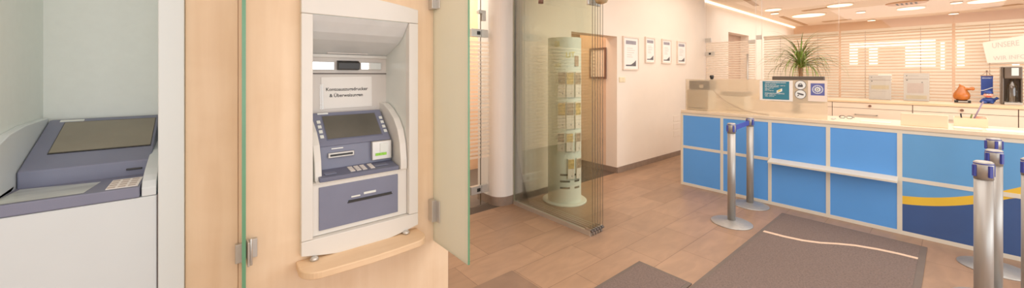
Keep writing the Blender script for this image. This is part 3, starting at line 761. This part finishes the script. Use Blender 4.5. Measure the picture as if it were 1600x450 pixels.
p = thing('emblem_notice', 'white sheet with violet square and round letter emblem on the screen corner', 'notice', (SX, .94, 1.2))
box(PX, PX+.002, .864, 1.026, 1.212, 1.438).build('sheet', M['paper_warm'], p)
box(PX-.001, PX, .884, 1.003, 1.277, 1.408).build('violet_square', M['violet'], p)
ring = MB()
o_ = arc((.943, 1.342), .047, 0, 360, 32)[:-1]
n = len(o_); i_ = arc((.943, 1.342), .041, 0, 360, 32)[:-1]; xx = PX-.0016
ring.add([(xx, a, b) for a, b in o_]+[(xx, a, b) for a, b in i_], [(k, (k+1) % n, n+(k+1) % n, n+k) for k in range(n)])
for k in range(12):
    a = 2*math.pi*k/12; cy, cz = .943+.033*math.cos(a), 1.342+.033*math.sin(a); ring.box(xx-.0003, xx, cy-.003, cy+.003, cz-.003, cz+.003)
ring.build('star_ring', M['white_ink'], p)
disc(.943, 1.342, .025, PX-.0015, .0006).build('white_disc', M['white_ink'], p)
text('D', (PX-.0025, .943, 1.329), NY, Zv, .036, M['hill'], p, bold=.03)

# equipment behind the screen
e = thing('printer_box', 'pale beige office box behind the left end of the frosted screen', 'office machine', (5.28, 2.21, 1.02))
box(5.109, 5.40, 2.075, 2.36, 1.021, 1.305).build('casing', M['equip'], e, bevel=.008)
box(5.1075, 5.109, 2.10, 2.335, 1.05, 1.06).build('paper_slot', M['dark_grey'], e)
e = thing('card_terminal', 'dark grey device with white label on top of the beige office box', 'device', (5.24, 2.2, 1.306))
box(5.110, 5.33, 2.055, 2.325, 1.307, 1.425).build('casing', M['dark_grey'], e, bevel=.006)
box(5.1085, 5.110, 2.14, 2.19, 1.33, 1.37).build('white_label', M['paper'], e)
m = MB(); m.lathe((5.22, 2.075, 1.426), [(.020, 0), (.016, .02), (.024, .04), (.026, .062), (.020, .07)], 20)
tag(m.build('small_camera', M['black']), 'small black round device standing on the dark grey device', 'camera')
e = thing('desk_printer', 'cream desk printer blurred behind the frosted screen, right of the beige box', 'printer', (5.45, 1.86, 1.02))
box(5.40, 5.64, 1.74, 2.02, 1.021, 1.22).build('casing', M['equip'], e, bevel=.012)
box(5.39, 5.64, 1.73, 2.03, 1.225, 1.275).build('lid', M['dark_grey'], e, bevel=.008)
pts = [Vector((5.15, 2.044, 1.32)), Vector((5.13, 1.98, 1.25)), Vector((5.125, 1.88, 1.17)), Vector((5.125, 1.76, 1.1)), Vector((5.125, 1.64, 1.055)), Vector((5.125, 1.5, 1.035)), Vector((5.125, 1.40, 1.028))]
tag(MB().tube(pts, .006, 8).build('cable', M['dark_frame']), 'thin brown cable drooping behind the frosted screen to the worktop', 'cable')

# monitor on the desk behind
dk = thing('office_desk', 'pale desk behind the blue counter', 'desk', (6.0, .9, 0))
box(5.67, 6.45, -1.2, 2.35, .72, .75).build('desk_top', M['sideboard_top'], dk, bevel=.003)
for y in (2.3, .55, -1.15):
    for x in (5.72, 6.38): box(x, x+.05, y-.02, y+.03, 0, .72).build('leg', M['satin'], dk)
mo = thing('computer_monitor', 'dark flat monitor seen from behind over the frosted screen', 'monitor', (5.82, 1.26, .75))
box(5.75, 5.79, 1.0, 1.535, 1.15, 1.482).build('screen_case', M['dark_grey'], mo, bevel=.008)
box(5.79, 5.793, 1.015, 1.52, 1.165, 1.467).build('screen_face', M['black'], mo)
box(5.73, 5.76, 1.23, 1.31, .77, 1.3).build('stand', M['dark_grey'], mo, bevel=.004)
box(5.69, 5.9, 1.15, 1.39, .75, .77).build('foot', M['dark_grey'], mo, bevel=.004)

# things on the worktop
tag(box(5.12, 5.16, .03, .325, 1.0205, 1.135).build('card_box', M['cream_box'], bevel=.003), 'low cream upright card panel on the counter top', 'panel')
po = thing('pen_holder', 'clear pen holder box on the counter with pens in it', 'pen holder', (5.5, -.09, 1.02))
ph = MB(); ph.box(5.42, 5.425, -.2, .0, 1.021, 1.10); ph.box(5.60, 5.605, -.2, .0, 1.021, 1.10); ph.box(5.425, 5.60, -.2, -.195, 1.021, 1.10); ph.box(5.425, 5.60, -.005, 0, 1.021, 1.10); ph.box(5.425, 5.6, -.195, -.005, 1.021, 1.024)
ph.build('holder_box', M['cream_box'], po)
for i, (x, y, dx, dy, h, m_, lb) in enumerate([(5.5, -.055, -.0, .012, .115, 'ink', 'short black pen at the left of the pen holder'), (5.52, -.09, 0, -.02, .11, 'leaf', 'short green pen in the middle of the pen holder'), (5.5, -.10, .0, -.075, .235, 'stick', 'long lilac grey stick leaning out of the pen holder')]):
    tag(MB().cyl((x, y, 1.026), (x+dx, y+dy, 1.02+h), .0055, 8).build('pen', M[m_]), lb, 'pen')
tag(MB().lathe((5.535, -.158, 1.0245), [(.026, 0), (.030, .09), (.026, .088), (.023, .004)], 20).build('plastic_cup', M['cup']), 'small salmon coloured cup in the pen holder', 'cup')
gl = thing('reading_glasses', 'black spectacles lying on the counter right of the screen', 'glasses', (5.46, .76, 1.02))
for y in (.79, .73):
    rr = MB(); c_ = Vector((5.42, y, 1.036)); rr.tube([c_+Vector((0, .025*math.cos(R(a)), .015*math.sin(R(a)))) for a in range(0, 361, 30)], .003, 6); rr.build('lens_rim', M['black'], gl)
gg = MB()
for y in (.816, .704): gg.tube([(5.42, y, 1.038), (5.5, y, 1.034), (5.55, y+.004, 1.024)], .003, 6)
gg.build('temple', M['black'], gl)
tag(box(5.16, 5.33, .40, .62, 1.0205, 1.026).build('paper_sheet', M['paper_warm']), 'cream sheet of paper lying flat on the counter', 'paper')
kb = thing('notepad', 'cream pad lying along the counter edge in front of the pens', 'notepad', (5.2, -.15, 1.02))
box(5.10, 5.24, -.16, .0, 1.0205, 1.035).build('pad_block', M['paper_warm'], kb, bevel=.002)
tag(box(5.10, 5.24, -.42, -.18, 1.0205, 1.033).build('paper_stack', M['paper']), 'white papers on the counter behind the stanchions', 'paper')
tag(box(5.2, 5.29, .82, .85, 1.0205, 1.03).build('glasses_case', M['satin'], bevel=.003), 'small silver item beside the spectacles on the counter', 'item')

# ------------------------------------------------------------------ sideboard units
SB = 7.2; ZT = 1.132
us = [2.80, 1.983, 1.163, .348, -.48, -1.30, -2.1]
labs = ['pale maple sideboard unit hidden mostly behind the frosted screen', 'pale maple sideboard unit behind the screen end and monitor', 'pale maple sideboard unit below the two acrylic paper holders',
        'pale maple sideboard unit below the orange figure and pennant', 'pale maple sideboard unit at the right picture edge', 'pale maple sideboard unit beyond the right picture edge']
for i in range(5):
    y1, y0 = us[i], us[i+1]
    u = thing('sideboard_unit', labs[i], 'cabinet', (7.5, (y0+y1)/2, 0), 'pale maple sideboard units along the office glass')
    box(SB+.02, 7.92, y0+.002, y1-.002, .0, ZT-.031).build('carcass', M['dark_frame'], u)
    d = box(SB, SB+.02, y0+.004, y1-.004, 1.025, ZT-.034).build('drawer', M['sideboard'], u)
    MB().cyl((SB, (y0+y1)/2, 1.062), (SB-.012, (y0+y1)/2, 1.062), .016, 16).build('lock_knob', M['dark_frame'], d)
    d = box(SB, SB+.02, y0+.004, y1-.004, .62, 1.019).build('drawer', M['sideboard'], u)
    MB().box(SB-.02, SB-.012, (y0+y1)/2-.08, (y0+y1)/2+.16, .93, .94).box(SB-.02, SB, (y0+y1)/2-.075, (y0+y1)/2-.065, .93, .94).box(SB-.02, SB, (y0+y1)/2+.145, (y0+y1)/2+.155, .93, .94).build('handle', M['satin'], d)
    d = box(SB, SB+.02, y0+.004, y1-.004, .06, .614).build('door', M['sideboard'], u)
tag(box(SB-.01, 7.93, -2.1, 2.81, ZT-.03, ZT).build('worktop', M['sideboard_top'], bevel=.003), 'continuous pale maple top over the sideboard units', 'worktop')

# blinds behind the glass
def blind(y0, y1, label):
    t = thing('venetian_blind', label, 'blind', (8.03, (y0+y1)/2, 1.1), 'cream venetian blinds behind the office glass')
    s = MB(); z = 1.15; x = 8.03
    while z < 2.16:
        s.add([(x-.02, y0, z-.013), (x-.02, y1, z-.013), (x+.02, y1, z+.017), (x+.02, y0, z+.017), (x-.02, y0, z-.011), (x-.02, y1, z-.011), (x+.02, y1, z+.019), (x+.02, y0, z+.019)],
              [(0, 1, 2, 3), (4, 5, 6, 7), (0, 1, 5, 4), (1, 2, 6, 5), (2, 3, 7, 6), (3, 0, 4, 7)])
        z += .0455
    s.build('slats', M['slat'], t)
    box(x-.025, x+.025, y0, y1, 2.175, 2.215).build('headrail', M['sideboard'], t)
    box(x-.02, x+.02, y0, y1, 1.10, 1.125).build('bottom_rail', M['slat'], t)
    n = max(2, int((y1-y0)/.42))
    for k in range(n):
        y = y0+(y1-y0)*(k+.5)/n; cm = MB(); cm.cyl((x-.028, y, 1.11), (x-.028, y, 2.19), .0022, 6)
        zz = 1.165
        while zz < 2.16: cm.box(x-.031, x-.025, y-.005, y+.005, zz-.022, zz-.014); zz += .0455
        cm.build('cord', M['ink_soft'], t)
blind(1.215, 2.27, 'cream venetian blind behind the glass left of the potted plant centre')
blind(.015, 1.185, 'cream venetian blind behind the glass above the acrylic paper holders')
blind(-1.185, -.015, 'cream venetian blind behind the handwritten sign and orange figure')
blind(-2.385, -1.215, 'cream venetian blind at the far right end of the office glass')

# ------------------------------------------------------------------ things on the sideboard
def holder(y0, y1, z1, label, v):
    t = thing('paper_holder', label, 'paper holder', (7.72, (y0+y1)/2, ZT), 'acrylic paper holders on the sideboard')
    x = 7.72
    a = MB(); a.box(x-.006, x-.004, y0-.004, y1+.004, ZT+.001, z1); a.box(x+.004, x+.006, y0-.004, y1+.004, ZT+.001, z1); a.box(x-.04, x+.10, y0, y1, ZT+.0005, ZT+.003)
    a.build('acrylic_stand', M['acrylic'], t)
    s = box(x-.002, x+.002, y0, y1, ZT+.004, z1-.003).build('printed_sheet', M['paper'], t)
    w = y1-y0; h = z1-ZT; X = x-.0027
    def ln_(f0, f1, g0, g1, m_): box(X-.0003, X, y1-w*f1, y1-w*f0, z1-h*g1, z1-h*g0).build('print', M[m_], s)
    ln_(.1, .14, .08, .11, 'ink'); ln_(.2, .6, .09, .10, 'ink_light'); ln_(.05, .95, .20, .22, 'ink_light'); ln_(.1, .16, .24, .27, 'ink')
    if v: ln_(.1, .9, .42, .58, 'yellow_soft'); ln_(.1, .8, .66, .67, 'ink_light')
    else: ln_(.14, .78, .36, .72, 'ink_light2'); ln_(.7, .75, .32, .345, 'ink'); ln_(.1, .9, .80, .93, 'yellow_soft')
M['yellow_soft'] = mat('pale_yellow_print', (240, 228, 196), .7, var=.04, scale=20)
M['ink_light2'] = mat('pale_rose_print', (236, 220, 212), .7, var=.03, scale=20)
holder(.585, .82, 1.50, 'acrylic holder with printed sheet, left one on the sideboard', 1)
holder(.215, .46, 1.525, 'acrylic holder with sheet showing a framed box, right one on the sideboard', 0)

# orange figure
o = thing('ceramic_figure', 'glossy orange rounded figure with outstretched arm on a black base', 'figurine', (7.7, -.07, ZT))
box(7.65, 7.75, -.145, -.005, ZT+.001, ZT+.032).build('base', M['black'], o, bevel=.003)
box(7.645, 7.65, -.12, -.04, ZT+.010, ZT+.024).build('base_plate', M['satin'], o)
b = MB(); b.lathe((7.70, -.068, ZT+.033), [(.045, 0), (.068, .02), (.076, .055), (.070, .09), (.052, .125), (.036, .155), (.030, .175), (.016, .19), (.004, .197)], 28, sx=.85, sy=1.0)
b.build('body', M['orange'], o)
MB().tube([(7.70, -.075, ZT+.175), (7.695, -.10, ZT+.185), (7.69, -.13, ZT+.182), (7.685, -.155, ZT+.19)], [.026, .020, .018, .022], 14).ball((7.683, -.158, ZT+.187), (.016, .02, .024), 14).build('arm', M['orange'], o)
MB().tube([(7.70, -.06, ZT+.21), (7.70, -.055, ZT+.236), (7.7, -.045, ZT+.24)], [.014, .010, .006], 10).build('knob', M['orange'], o)

# pennant on a little stand
t = thing('table_pennant', 'small blue pennant with white lettering hanging on a thin stand', 'pennant', (7.80, -.28, ZT))
MB().cyl((7.82, -.277, ZT+.001), (7.82, -.277, 1.545), .003, 8).ball((7.82, -.277, 1.55), (.009, .009, .009), 12).build('stand_rod', M['dark_frame'], t)
MB().lathe((7.82, -.277, ZT+.001), [(.04, 0), (.04, .006), (.01, .012)], 24).build('stand_foot', M['dark_frame'], t)
MB().tube([(7.812, -.228, 1.485), (7.815, -.277, 1.54), (7.812, -.326, 1.485)], .0022, 6).build('cord', M['dark_frame'], t)
MB().cyl((7.812, -.225, 1.485), (7.812, -.329, 1.485), .004, 8).build('cross_bar', M['dark_frame'], t)
cl = box(7.810, 7.813, -.326, -.229, 1.235, 1.483).build('cloth', M['pennant'], t)
text('BERGWELT', (7.8095, -.2775, 1.452), NY, Zv, .020, M['white_ink'], t, width=.075)
sw = [(-.229, 1.30), (-.25, 1.302), (-.28, 1.318), (-.31, 1.335), (-.326, 1.34), (-.326, 1.332), (-.31, 1.327), (-.28, 1.309), (-.25, 1.294), (-.229, 1.292)]
MB().prism(sw, 'x', 7.8088, 7.8098).build('swoosh', M['white_ink'], t)
# seated toy figure
t = thing('toy_figure', 'small blue seated toy figure with pink face in front of the pennant', 'figurine', (7.70, -.28, ZT))
MB().ball((7.70, -.285, ZT+.042), (.04, .058, .040), 20).tube([(7.69, -.325, ZT+.05), (7.69, -.345, ZT+.065), (7.685, -.358, ZT+.078)], [.018, .014, .018], 12).tube([(7.69, -.245, ZT+.045), (7.66, -.23, ZT+.02)], [.02, .018], 12).ball((7.665, -.31, ZT+.018), (.032, .022, .017), 14).ball((7.665, -.255, ZT+.018), (.032, .022, .017), 14).build('body', M['fig_blue'], t)
MB().ball((7.675, -.285, ZT+.108), (.034, .042, .032), 20).build('face', M['skin_pink'], t)
MB().ball((7.644, -.285, ZT+.096), (.006, .024, .007), 14).build('mouth', M['red'], t)
MB().lathe((7.685, -.285, ZT+.132), [(.040, 0), (.038, .012), (.026, .026), (.01, .034)], 20).ball((7.655, -.285, ZT+.134), (.02, .03, .005), 14).build('cap', M['fig_blue'], t)
for y in (-.275, -.296): MB().ball((7.643, y, ZT+.119), (.004, .005, .006), 8).build('eye', M['white_ink'], t)

# soda maker and its bottle
t = thing('soda_maker', 'warm grey soda maker with an open front on the sideboard', 'soda maker', (7.72, -.46, ZT))
so_ = MB(); so_.box(7.62, 7.84, -.40, -.378, ZT+.001, 1.60); so_.box(7.80, 7.84, -.538, -.40, ZT+.03, 1.60); so_.build('back_column', M['soda'], t, bevel=.006)
box(7.60, 7.80, -.536, -.402, 1.455, 1.60).build('head', M['soda'], t, bevel=.008)
box(7.596, 7.601, -.508, -.455, 1.49, 1.585).build('display_label', M['soda_lt'], t, bevel=.003)
box(7.60, 7.80, -.536, -.402, ZT+.001, ZT+.028).build('drip_tray', M['satin'], t, bevel=.003)
box(7.62, 7.80, -.538, -.526, ZT+.03, 1.455).build('side_wall', M['soda'], t)
MB().lathe((7.68, -.464, ZT+.0285), [(.040, 0), (.044, .01), (.044, .17), (.036, .215), (.016, .255), (.014, .285)], 28).build('glass_bottle', M['bottle'], None)
bo = bpy.data.objects['glass_bottle']; tag(bo, 'clear glass bottle standing inside the soda maker', 'bottle')

# handwritten sign on the glass
t = thing('handwritten_sign', 'large cream paper with handwritten words taped on the office glass', 'paper sign', (7.94, -.41, 1.66))
MB().prism([(-.245, 1.93), (-.60, 2.005), (-.60, 1.67), (-.285, 1.655)], 'x', 7.94, 7.943).build('sheet', M['paper_warm'], t)
text('UNSERE', (7.939, -.43, 1.862), (0, -1, .12), (0, .05, 1), .10, M['ink_light'], t, width=.21)
text('WIR INFO', (7.939, -.46, 1.70), (0, -1, .07), (0, .05, 1), .075, M['ink_light'], t, width=.25)

# ------------------------------------------------------------------ potted plant
pc = Vector((7.50, 1.61, ZT))
t = thing('potted_plant', 'ponytail palm with long arching narrow leaves on the sideboard', 'plant', pc)
MB().lathe(pc, [(.075, .001), (.10, .02), (.115, .15), (.12, .17), (.11, .17), (.105, .155)], 32).build('pot', M['pot'], t)
MB().lathe(pc+Vector((0, 0, .14)), [(.104, 0), (.104, .012)], 24).build('soil', M['soil'], t)
MB().tube([pc+Vector((0, 0, .14)), pc+Vector((0, 0, .20)), pc+Vector((.01, -.005, .30)), pc+Vector((0, 0, .42)), pc+Vector((0, 0, .5))], [.05, .042, .03, .026, .03], 16).build('trunk', M['bark'], t)
rnd = random.Random(11)
crown = pc+Vector((0, 0, .49))
for i in range(125):
    az = rnd.uniform(0, 2*math.pi); L = rnd.uniform(.5, .86); el = R(rnd.uniform(15, 88)); w0 = rnd.uniform(.014, .022)
    dx = Vector((math.cos(az)*.82, math.sin(az), 0)); pts = []; n = 12; p = crown+Vector((0, 0, rnd.uniform(-.03, .04))); e_ = el; step = L/n
    bend = rnd.uniform(.17, .27)*(.75 if el > R(65) else 1)
    for k in range(n+1):
        pts.append(p.copy()); p = p+(dx*math.cos(e_)+Vector((0, 0, 1))*math.sin(e_))*step; e_ -= bend*(.45+1.1*k/n)
        e_ = max(e_, R(-84))
        if (p.x-pc.x) > .38: p.x = pc.x+.38
    side = Vector((-dx.y, dx.x, 0)).normalized(); m = MB(); vs = []; fs = []
    for k, q in enumerate(pts):
        ww = w0*(1-(k/n)**2)*.9+.0012
        vs += [q-side*ww/2, q+side*ww/2, q+Vector((0, 0, -ww*.25))]
    for k in range(n):
        a = 3*k; fs += [(a, a+3, a+5, a+2), (a+2, a+5, a+4, a+1)]
    m.add(vs, fs, 0, True); m.build('leaf', M['leaf'] if rnd.random() < .62 else M['leaf2'], t, fix=False)

# ------------------------------------------------------------------ stanchions
sg = 'silver queue stanchions with blue belt heads'
def stanchion(x, y, label, first=None, rot=0):
    if first is not None: return dup(first, (x, y, .0), label, rot)
    t = thing('queue_stanchion', label, 'stanchion', (x, y, 0), sg)
    b = MB(); b.lathe((x, y, 0), [(.186, .0), (.186, .006), (.180, .010), (.12, .020), (.115, .022), (.05, .030), (.04, .034)], 56); b.build('base_plate', M['stanchion'], t)
    MB().lathe((x, y, .03), [(.036, 0), (.036, .88)], 36).build('post', M['stanchion'], t)
    MB().lathe((x, y, .91), [(.0375, 0), (.0375, .095), (.030, .101)], 36).build('belt_head', M['stanchion'], t)
    MB().lathe((x, y, .995), [(.0385, 0), (.0385, .006)], 36).build('head_ring', M['belt'], t)
    MB().lathe((x, y, 1.0), [(.036, 0), (.034, .006), (.02, .008)], 36).build('cap', M['satin'], t)
    for k in range(4):
        a = R(90*k)+R(35); c = Vector((x, y, 0)); n_ = Vector((math.cos(a), math.sin(a), 0)); s_ = Vector((-n_.y, n_.x, 0)); m = MB()
        v = [c+n_*.035-s_*.008, c+n_*.035+s_*.008, c+n_*.047+s_*.008, c+n_*.047-s_*.008]
        m.add([q+Vector((0, 0, .925)) for q in v]+[q+Vector((0, 0, .99)) for q in v], [(0, 1, 2, 3), (4, 5, 6, 7), (0, 1, 5, 4), (1, 2, 6, 5), (2, 3, 7, 6), (3, 0, 4, 7)])
        m.build('belt_clip', M['belt'], t, bevel=.002)
    return t
s3 = stanchion(3.395, -.109, 'front silver stanchion of the close group at the right, tallest in view')
s1 = stanchion(4.11, 1.445, 'silver stanchion standing nearer the mat, left of the belt pair', s3, R(10))
s2 = stanchion(4.835, 1.505, 'silver stanchion close against the blue panels, belt fixed to it', s3, R(20))
stanchion(3.97, -.17, 'silver stanchion directly behind the front one of the close group', s3, R(12))
stanchion(4.70, -.20, 'silver stanchion next to the yellow band, rearmost of the close group', s3, R(-20))
stanchion(3.72, -.292, 'silver stanchion cut off by the right picture edge', s3, R(5))
bl = MB(); p, q = Vector((4.11, 1.445, 0)), Vector((4.835, 1.505, 0)); d_ = (q-p).normalized(); p += d_*.045; q -= d_*.045; nn = Vector((-d_.y, d_.x, 0))*.0015
v = [p-nn, q-nn, q+nn, p+nn]
bl.add([a+Vector((0, 0, .925)) for a in v]+[a+Vector((0, 0, .978)) for a in v], [(0, 1, 2, 3), (4, 5, 6, 7), (0, 1, 5, 4), (1, 2, 6, 5), (2, 3, 7, 6), (3, 0, 4, 7)])
tag(bl.build('barrier_belt', M['belt2']), 'short blue webbing belt stretched between the two left stanchions', 'belt')

# ------------------------------------------------------------------ mats
m1 = thing('floor_mat', 'large grey-brown carpet mat with curved beige line before the counter', 'mat', (3.6, .65, 0))
box(2.0, 4.80, .145, 1.19, .001, .010).build('rubber_border', M['carpet_edge'], m1)
box(2.03, 4.77, .185, 1.16, .010, .013).build('carpet_field', M['carpet'], m1)
ctr = [(4.09, 1.16), (4.10, 1.0), (4.13, .87), (4.19, .76), (4.28, .66), (4.36, .55), (4.41, .42), (4.435, .30), (4.44, .185)]
lv = [(a-.022, b) for a, b in ctr]+[(a+.022, b) for a, b in ctr[::-1]]
MB().prism(lv, 'z', .0125, .0145).build('curved_line', M['mat_line'], m1)
m2 = thing('floor_mat', 'small grey-brown carpet mat at the bottom edge, left of the large one', 'mat', (1.9, 1.38, 0))
box(.9, 2.68, 1.20, 1.615, .001, .010).build('rubber_border', M['carpet_edge'], m2)
box(.93, 2.655, 1.225, 1.59, .010, .013).build('carpet_field', M['carpet'], m2)
tag(box(1.2, 1.815, 1.85, 2.17, .0005, .003).build('doormat', mat('dark_tile', (138, 110, 90), .45, var=.08)), 'dark brown flat tile mat at the bottom edge in front of the maple wall', 'mat')

# ------------------------------------------------------------------ office ceiling fittings
def disc_light(x, y, r, label, m='lamp_disc', ring='ceiling', nm='ceiling_light', g='round flush ceiling lights in the office'):
    t = thing(nm, label, 'ceiling light', (x, y, H-.03), g)
    MB().lathe((x, y, H-.03), [(r*.93, 0), (r*.93, .012)], 40).build('diffuser', M[m], t)
    MB().lathe((x, y, H-.022), [(r, 0), (r, .022)], 40).build('rim', M[ring], t)
disc_light(12.1, 2.43, .36, 'largest lit round ceiling light above the potted plant')
disc_light(10.41, 2.76, .17, 'lit round ceiling light nearest the cove on the left')
disc_light(10.89, 1.63, .23, 'lit round ceiling light between the slots, above the plant right side')
disc_light(12.65, .64, .24, 'lit round ceiling light just below the perforated vent')
disc_light(12.6, -.45, .28, 'lit round ceiling light cut by the top picture edge at the right')
for x, y, l in [(12.5, 1.475, 'small recessed spot left of the perforated vent'), (15.2-.6, 1.5, 'small recessed spot near the far wall, left'), (11.08, 2.9, 'small recessed spot beside the cove'), (12.44, -.04, 'small recessed spot at the top right'), (14.6, 0, 'small recessed spot near the far wall, right')]:
    disc_light(x, y, .09, l, 'lamp_spot', 'slot', 'recessed_spot', 'small recessed ceiling spots')
def slot(x0, y0, x1, y1, w, label):
    d = Vector((x1-x0, y1-y0, 0)); n = Vector((-d.y, d.x, 0)).normalized()*w/2; a, b = Vector((x0, y0, 0)), Vector((x1, y1, 0)); v = [a-n, b-n, b+n, a+n]
    m = MB(); m.add([q+Vector((0, 0, H-.012)) for q in v]+[q+Vector((0, 0, H-.0005)) for q in v], [(0, 1, 2, 3), (4, 5, 6, 7), (0, 1, 5, 4), (1, 2, 6, 5), (2, 3, 7, 6), (3, 0, 4, 7)])
    tag(m.build('ceiling_slot', M['slot']), label, 'air slot', 'long tan air slots in the office ceiling')
slot(11.29, 2.37, 11.13, 1.83, .13, 'tan ceiling air slot above the largest round light')
slot(14.05, 2.48, 14.0, 1.85, .2, 'tan ceiling air slot near the far wall')
slot(14.1, -.45, 13.85, -.95, .2, 'tan ceiling air slot at the top right of the office')
slot(11.9, 2.97, 14.6, 2.98, .1, 'long tan ceiling air slot running beside the cove')
slot(8.4, 2.74, 9.6, 2.86, .1, 'tan ceiling air slot at the top beside the cove')
t = thing('ceiling_vent', 'perforated oval tan ceiling vent with dark holes', 'vent', (11.75, .66, H-.02))
MB().lathe((11.75, .66, H-.02), [(.30, 0), (.33, .02)], 40).build('vent_plate', M['vent'], t)
hm = MB()
for i in range(5):
    for j in range(4): hm.box(11.62+j*.08, 11.66+j*.08, .50+i*.07, .535+i*.07, H-.024, H-.02)
hm.build('hole_pattern', M['ink'], t)

# ------------------------------------------------------------------ light
def area(loc, rot, size, power, col, sy=None):
    l = bpy.data.lights.new('area', 'AREA'); l.energy = power; l.color = col; l.size = size
    if sy: l.shape = 'RECTANGLE'; l.size_y = sy
    o = bpy.data.objects.new('area_light', l); COL.objects.link(o); o.location = loc; o.rotation_euler = rot; return o
warm = (1, .91, .81); mid = (1, .95, .89)
area((0, 0, H-.03), (0, 0, 0), 2.8, 39, (.98, .98, 1), 2.6)
area((3.2, .6, H-.03), (0, 0, 0), 2.4, 66, mid, 2.6)
area((6.3, 1.4, H-.03), (0, 0, 0), 1.8, 42, warm, 3.2)
area((5.9, -1.2, H-.03), (0, 0, 0), 2.2, 78, (1, .96, .9), 3.0)
area((11.3, .4, H-.06), (0, 0, 0), 5.5, 225, (1, .98, .95), 5.5)
area((4.3, 4.2, H-.03), (0, 0, 0), .9, 26, (1, .78, .55), 1.0)
area((2.2, 4.5, H-.03), (0, 0, 0), 2.2, 130, (1, .9, .78), 1.6)
# added fill lights standing in for daylight, on the unseen entrance side
area((-.8, -4.3, 1.5), (R(90), 0, 0), 3.6, 88, (.92, .975, 1), 2.6)
area((4.0, -4.3, 1.3), (R(90), 0, 0), 5.0, 135, (.96, .98, 1), 2.4)
area((11.3, 0, .6), (R(180), 0, 0), 5, 60, (1, .94, .86), 5)  # low in the office, aimed up at the ceiling
w_ = bpy.data.worlds.new('world'); sc.world = w_; w_.use_nodes = True
bg = w_.node_tree.nodes['Background']; bg.inputs[0].default_value = (1, .98, .95, 1); bg.inputs[1].default_value = 1.0

cy = sc.cycles
cy.transparent_max_bounces = 48; cy.max_bounces = 10; cy.diffuse_bounces = 6; cy.glossy_bounces = 4; cy.transmission_bounces = 8
cy.sample_clamp_indirect = 6; cy.use_denoising = True; cy.caustics_reflective = False; cy.caustics_refractive = True
sc.view_settings.view_transform = 'Standard'; sc.view_settings.look = 'None'; sc.view_settings.exposure = -.30; sc.view_settings.gamma = 1.12
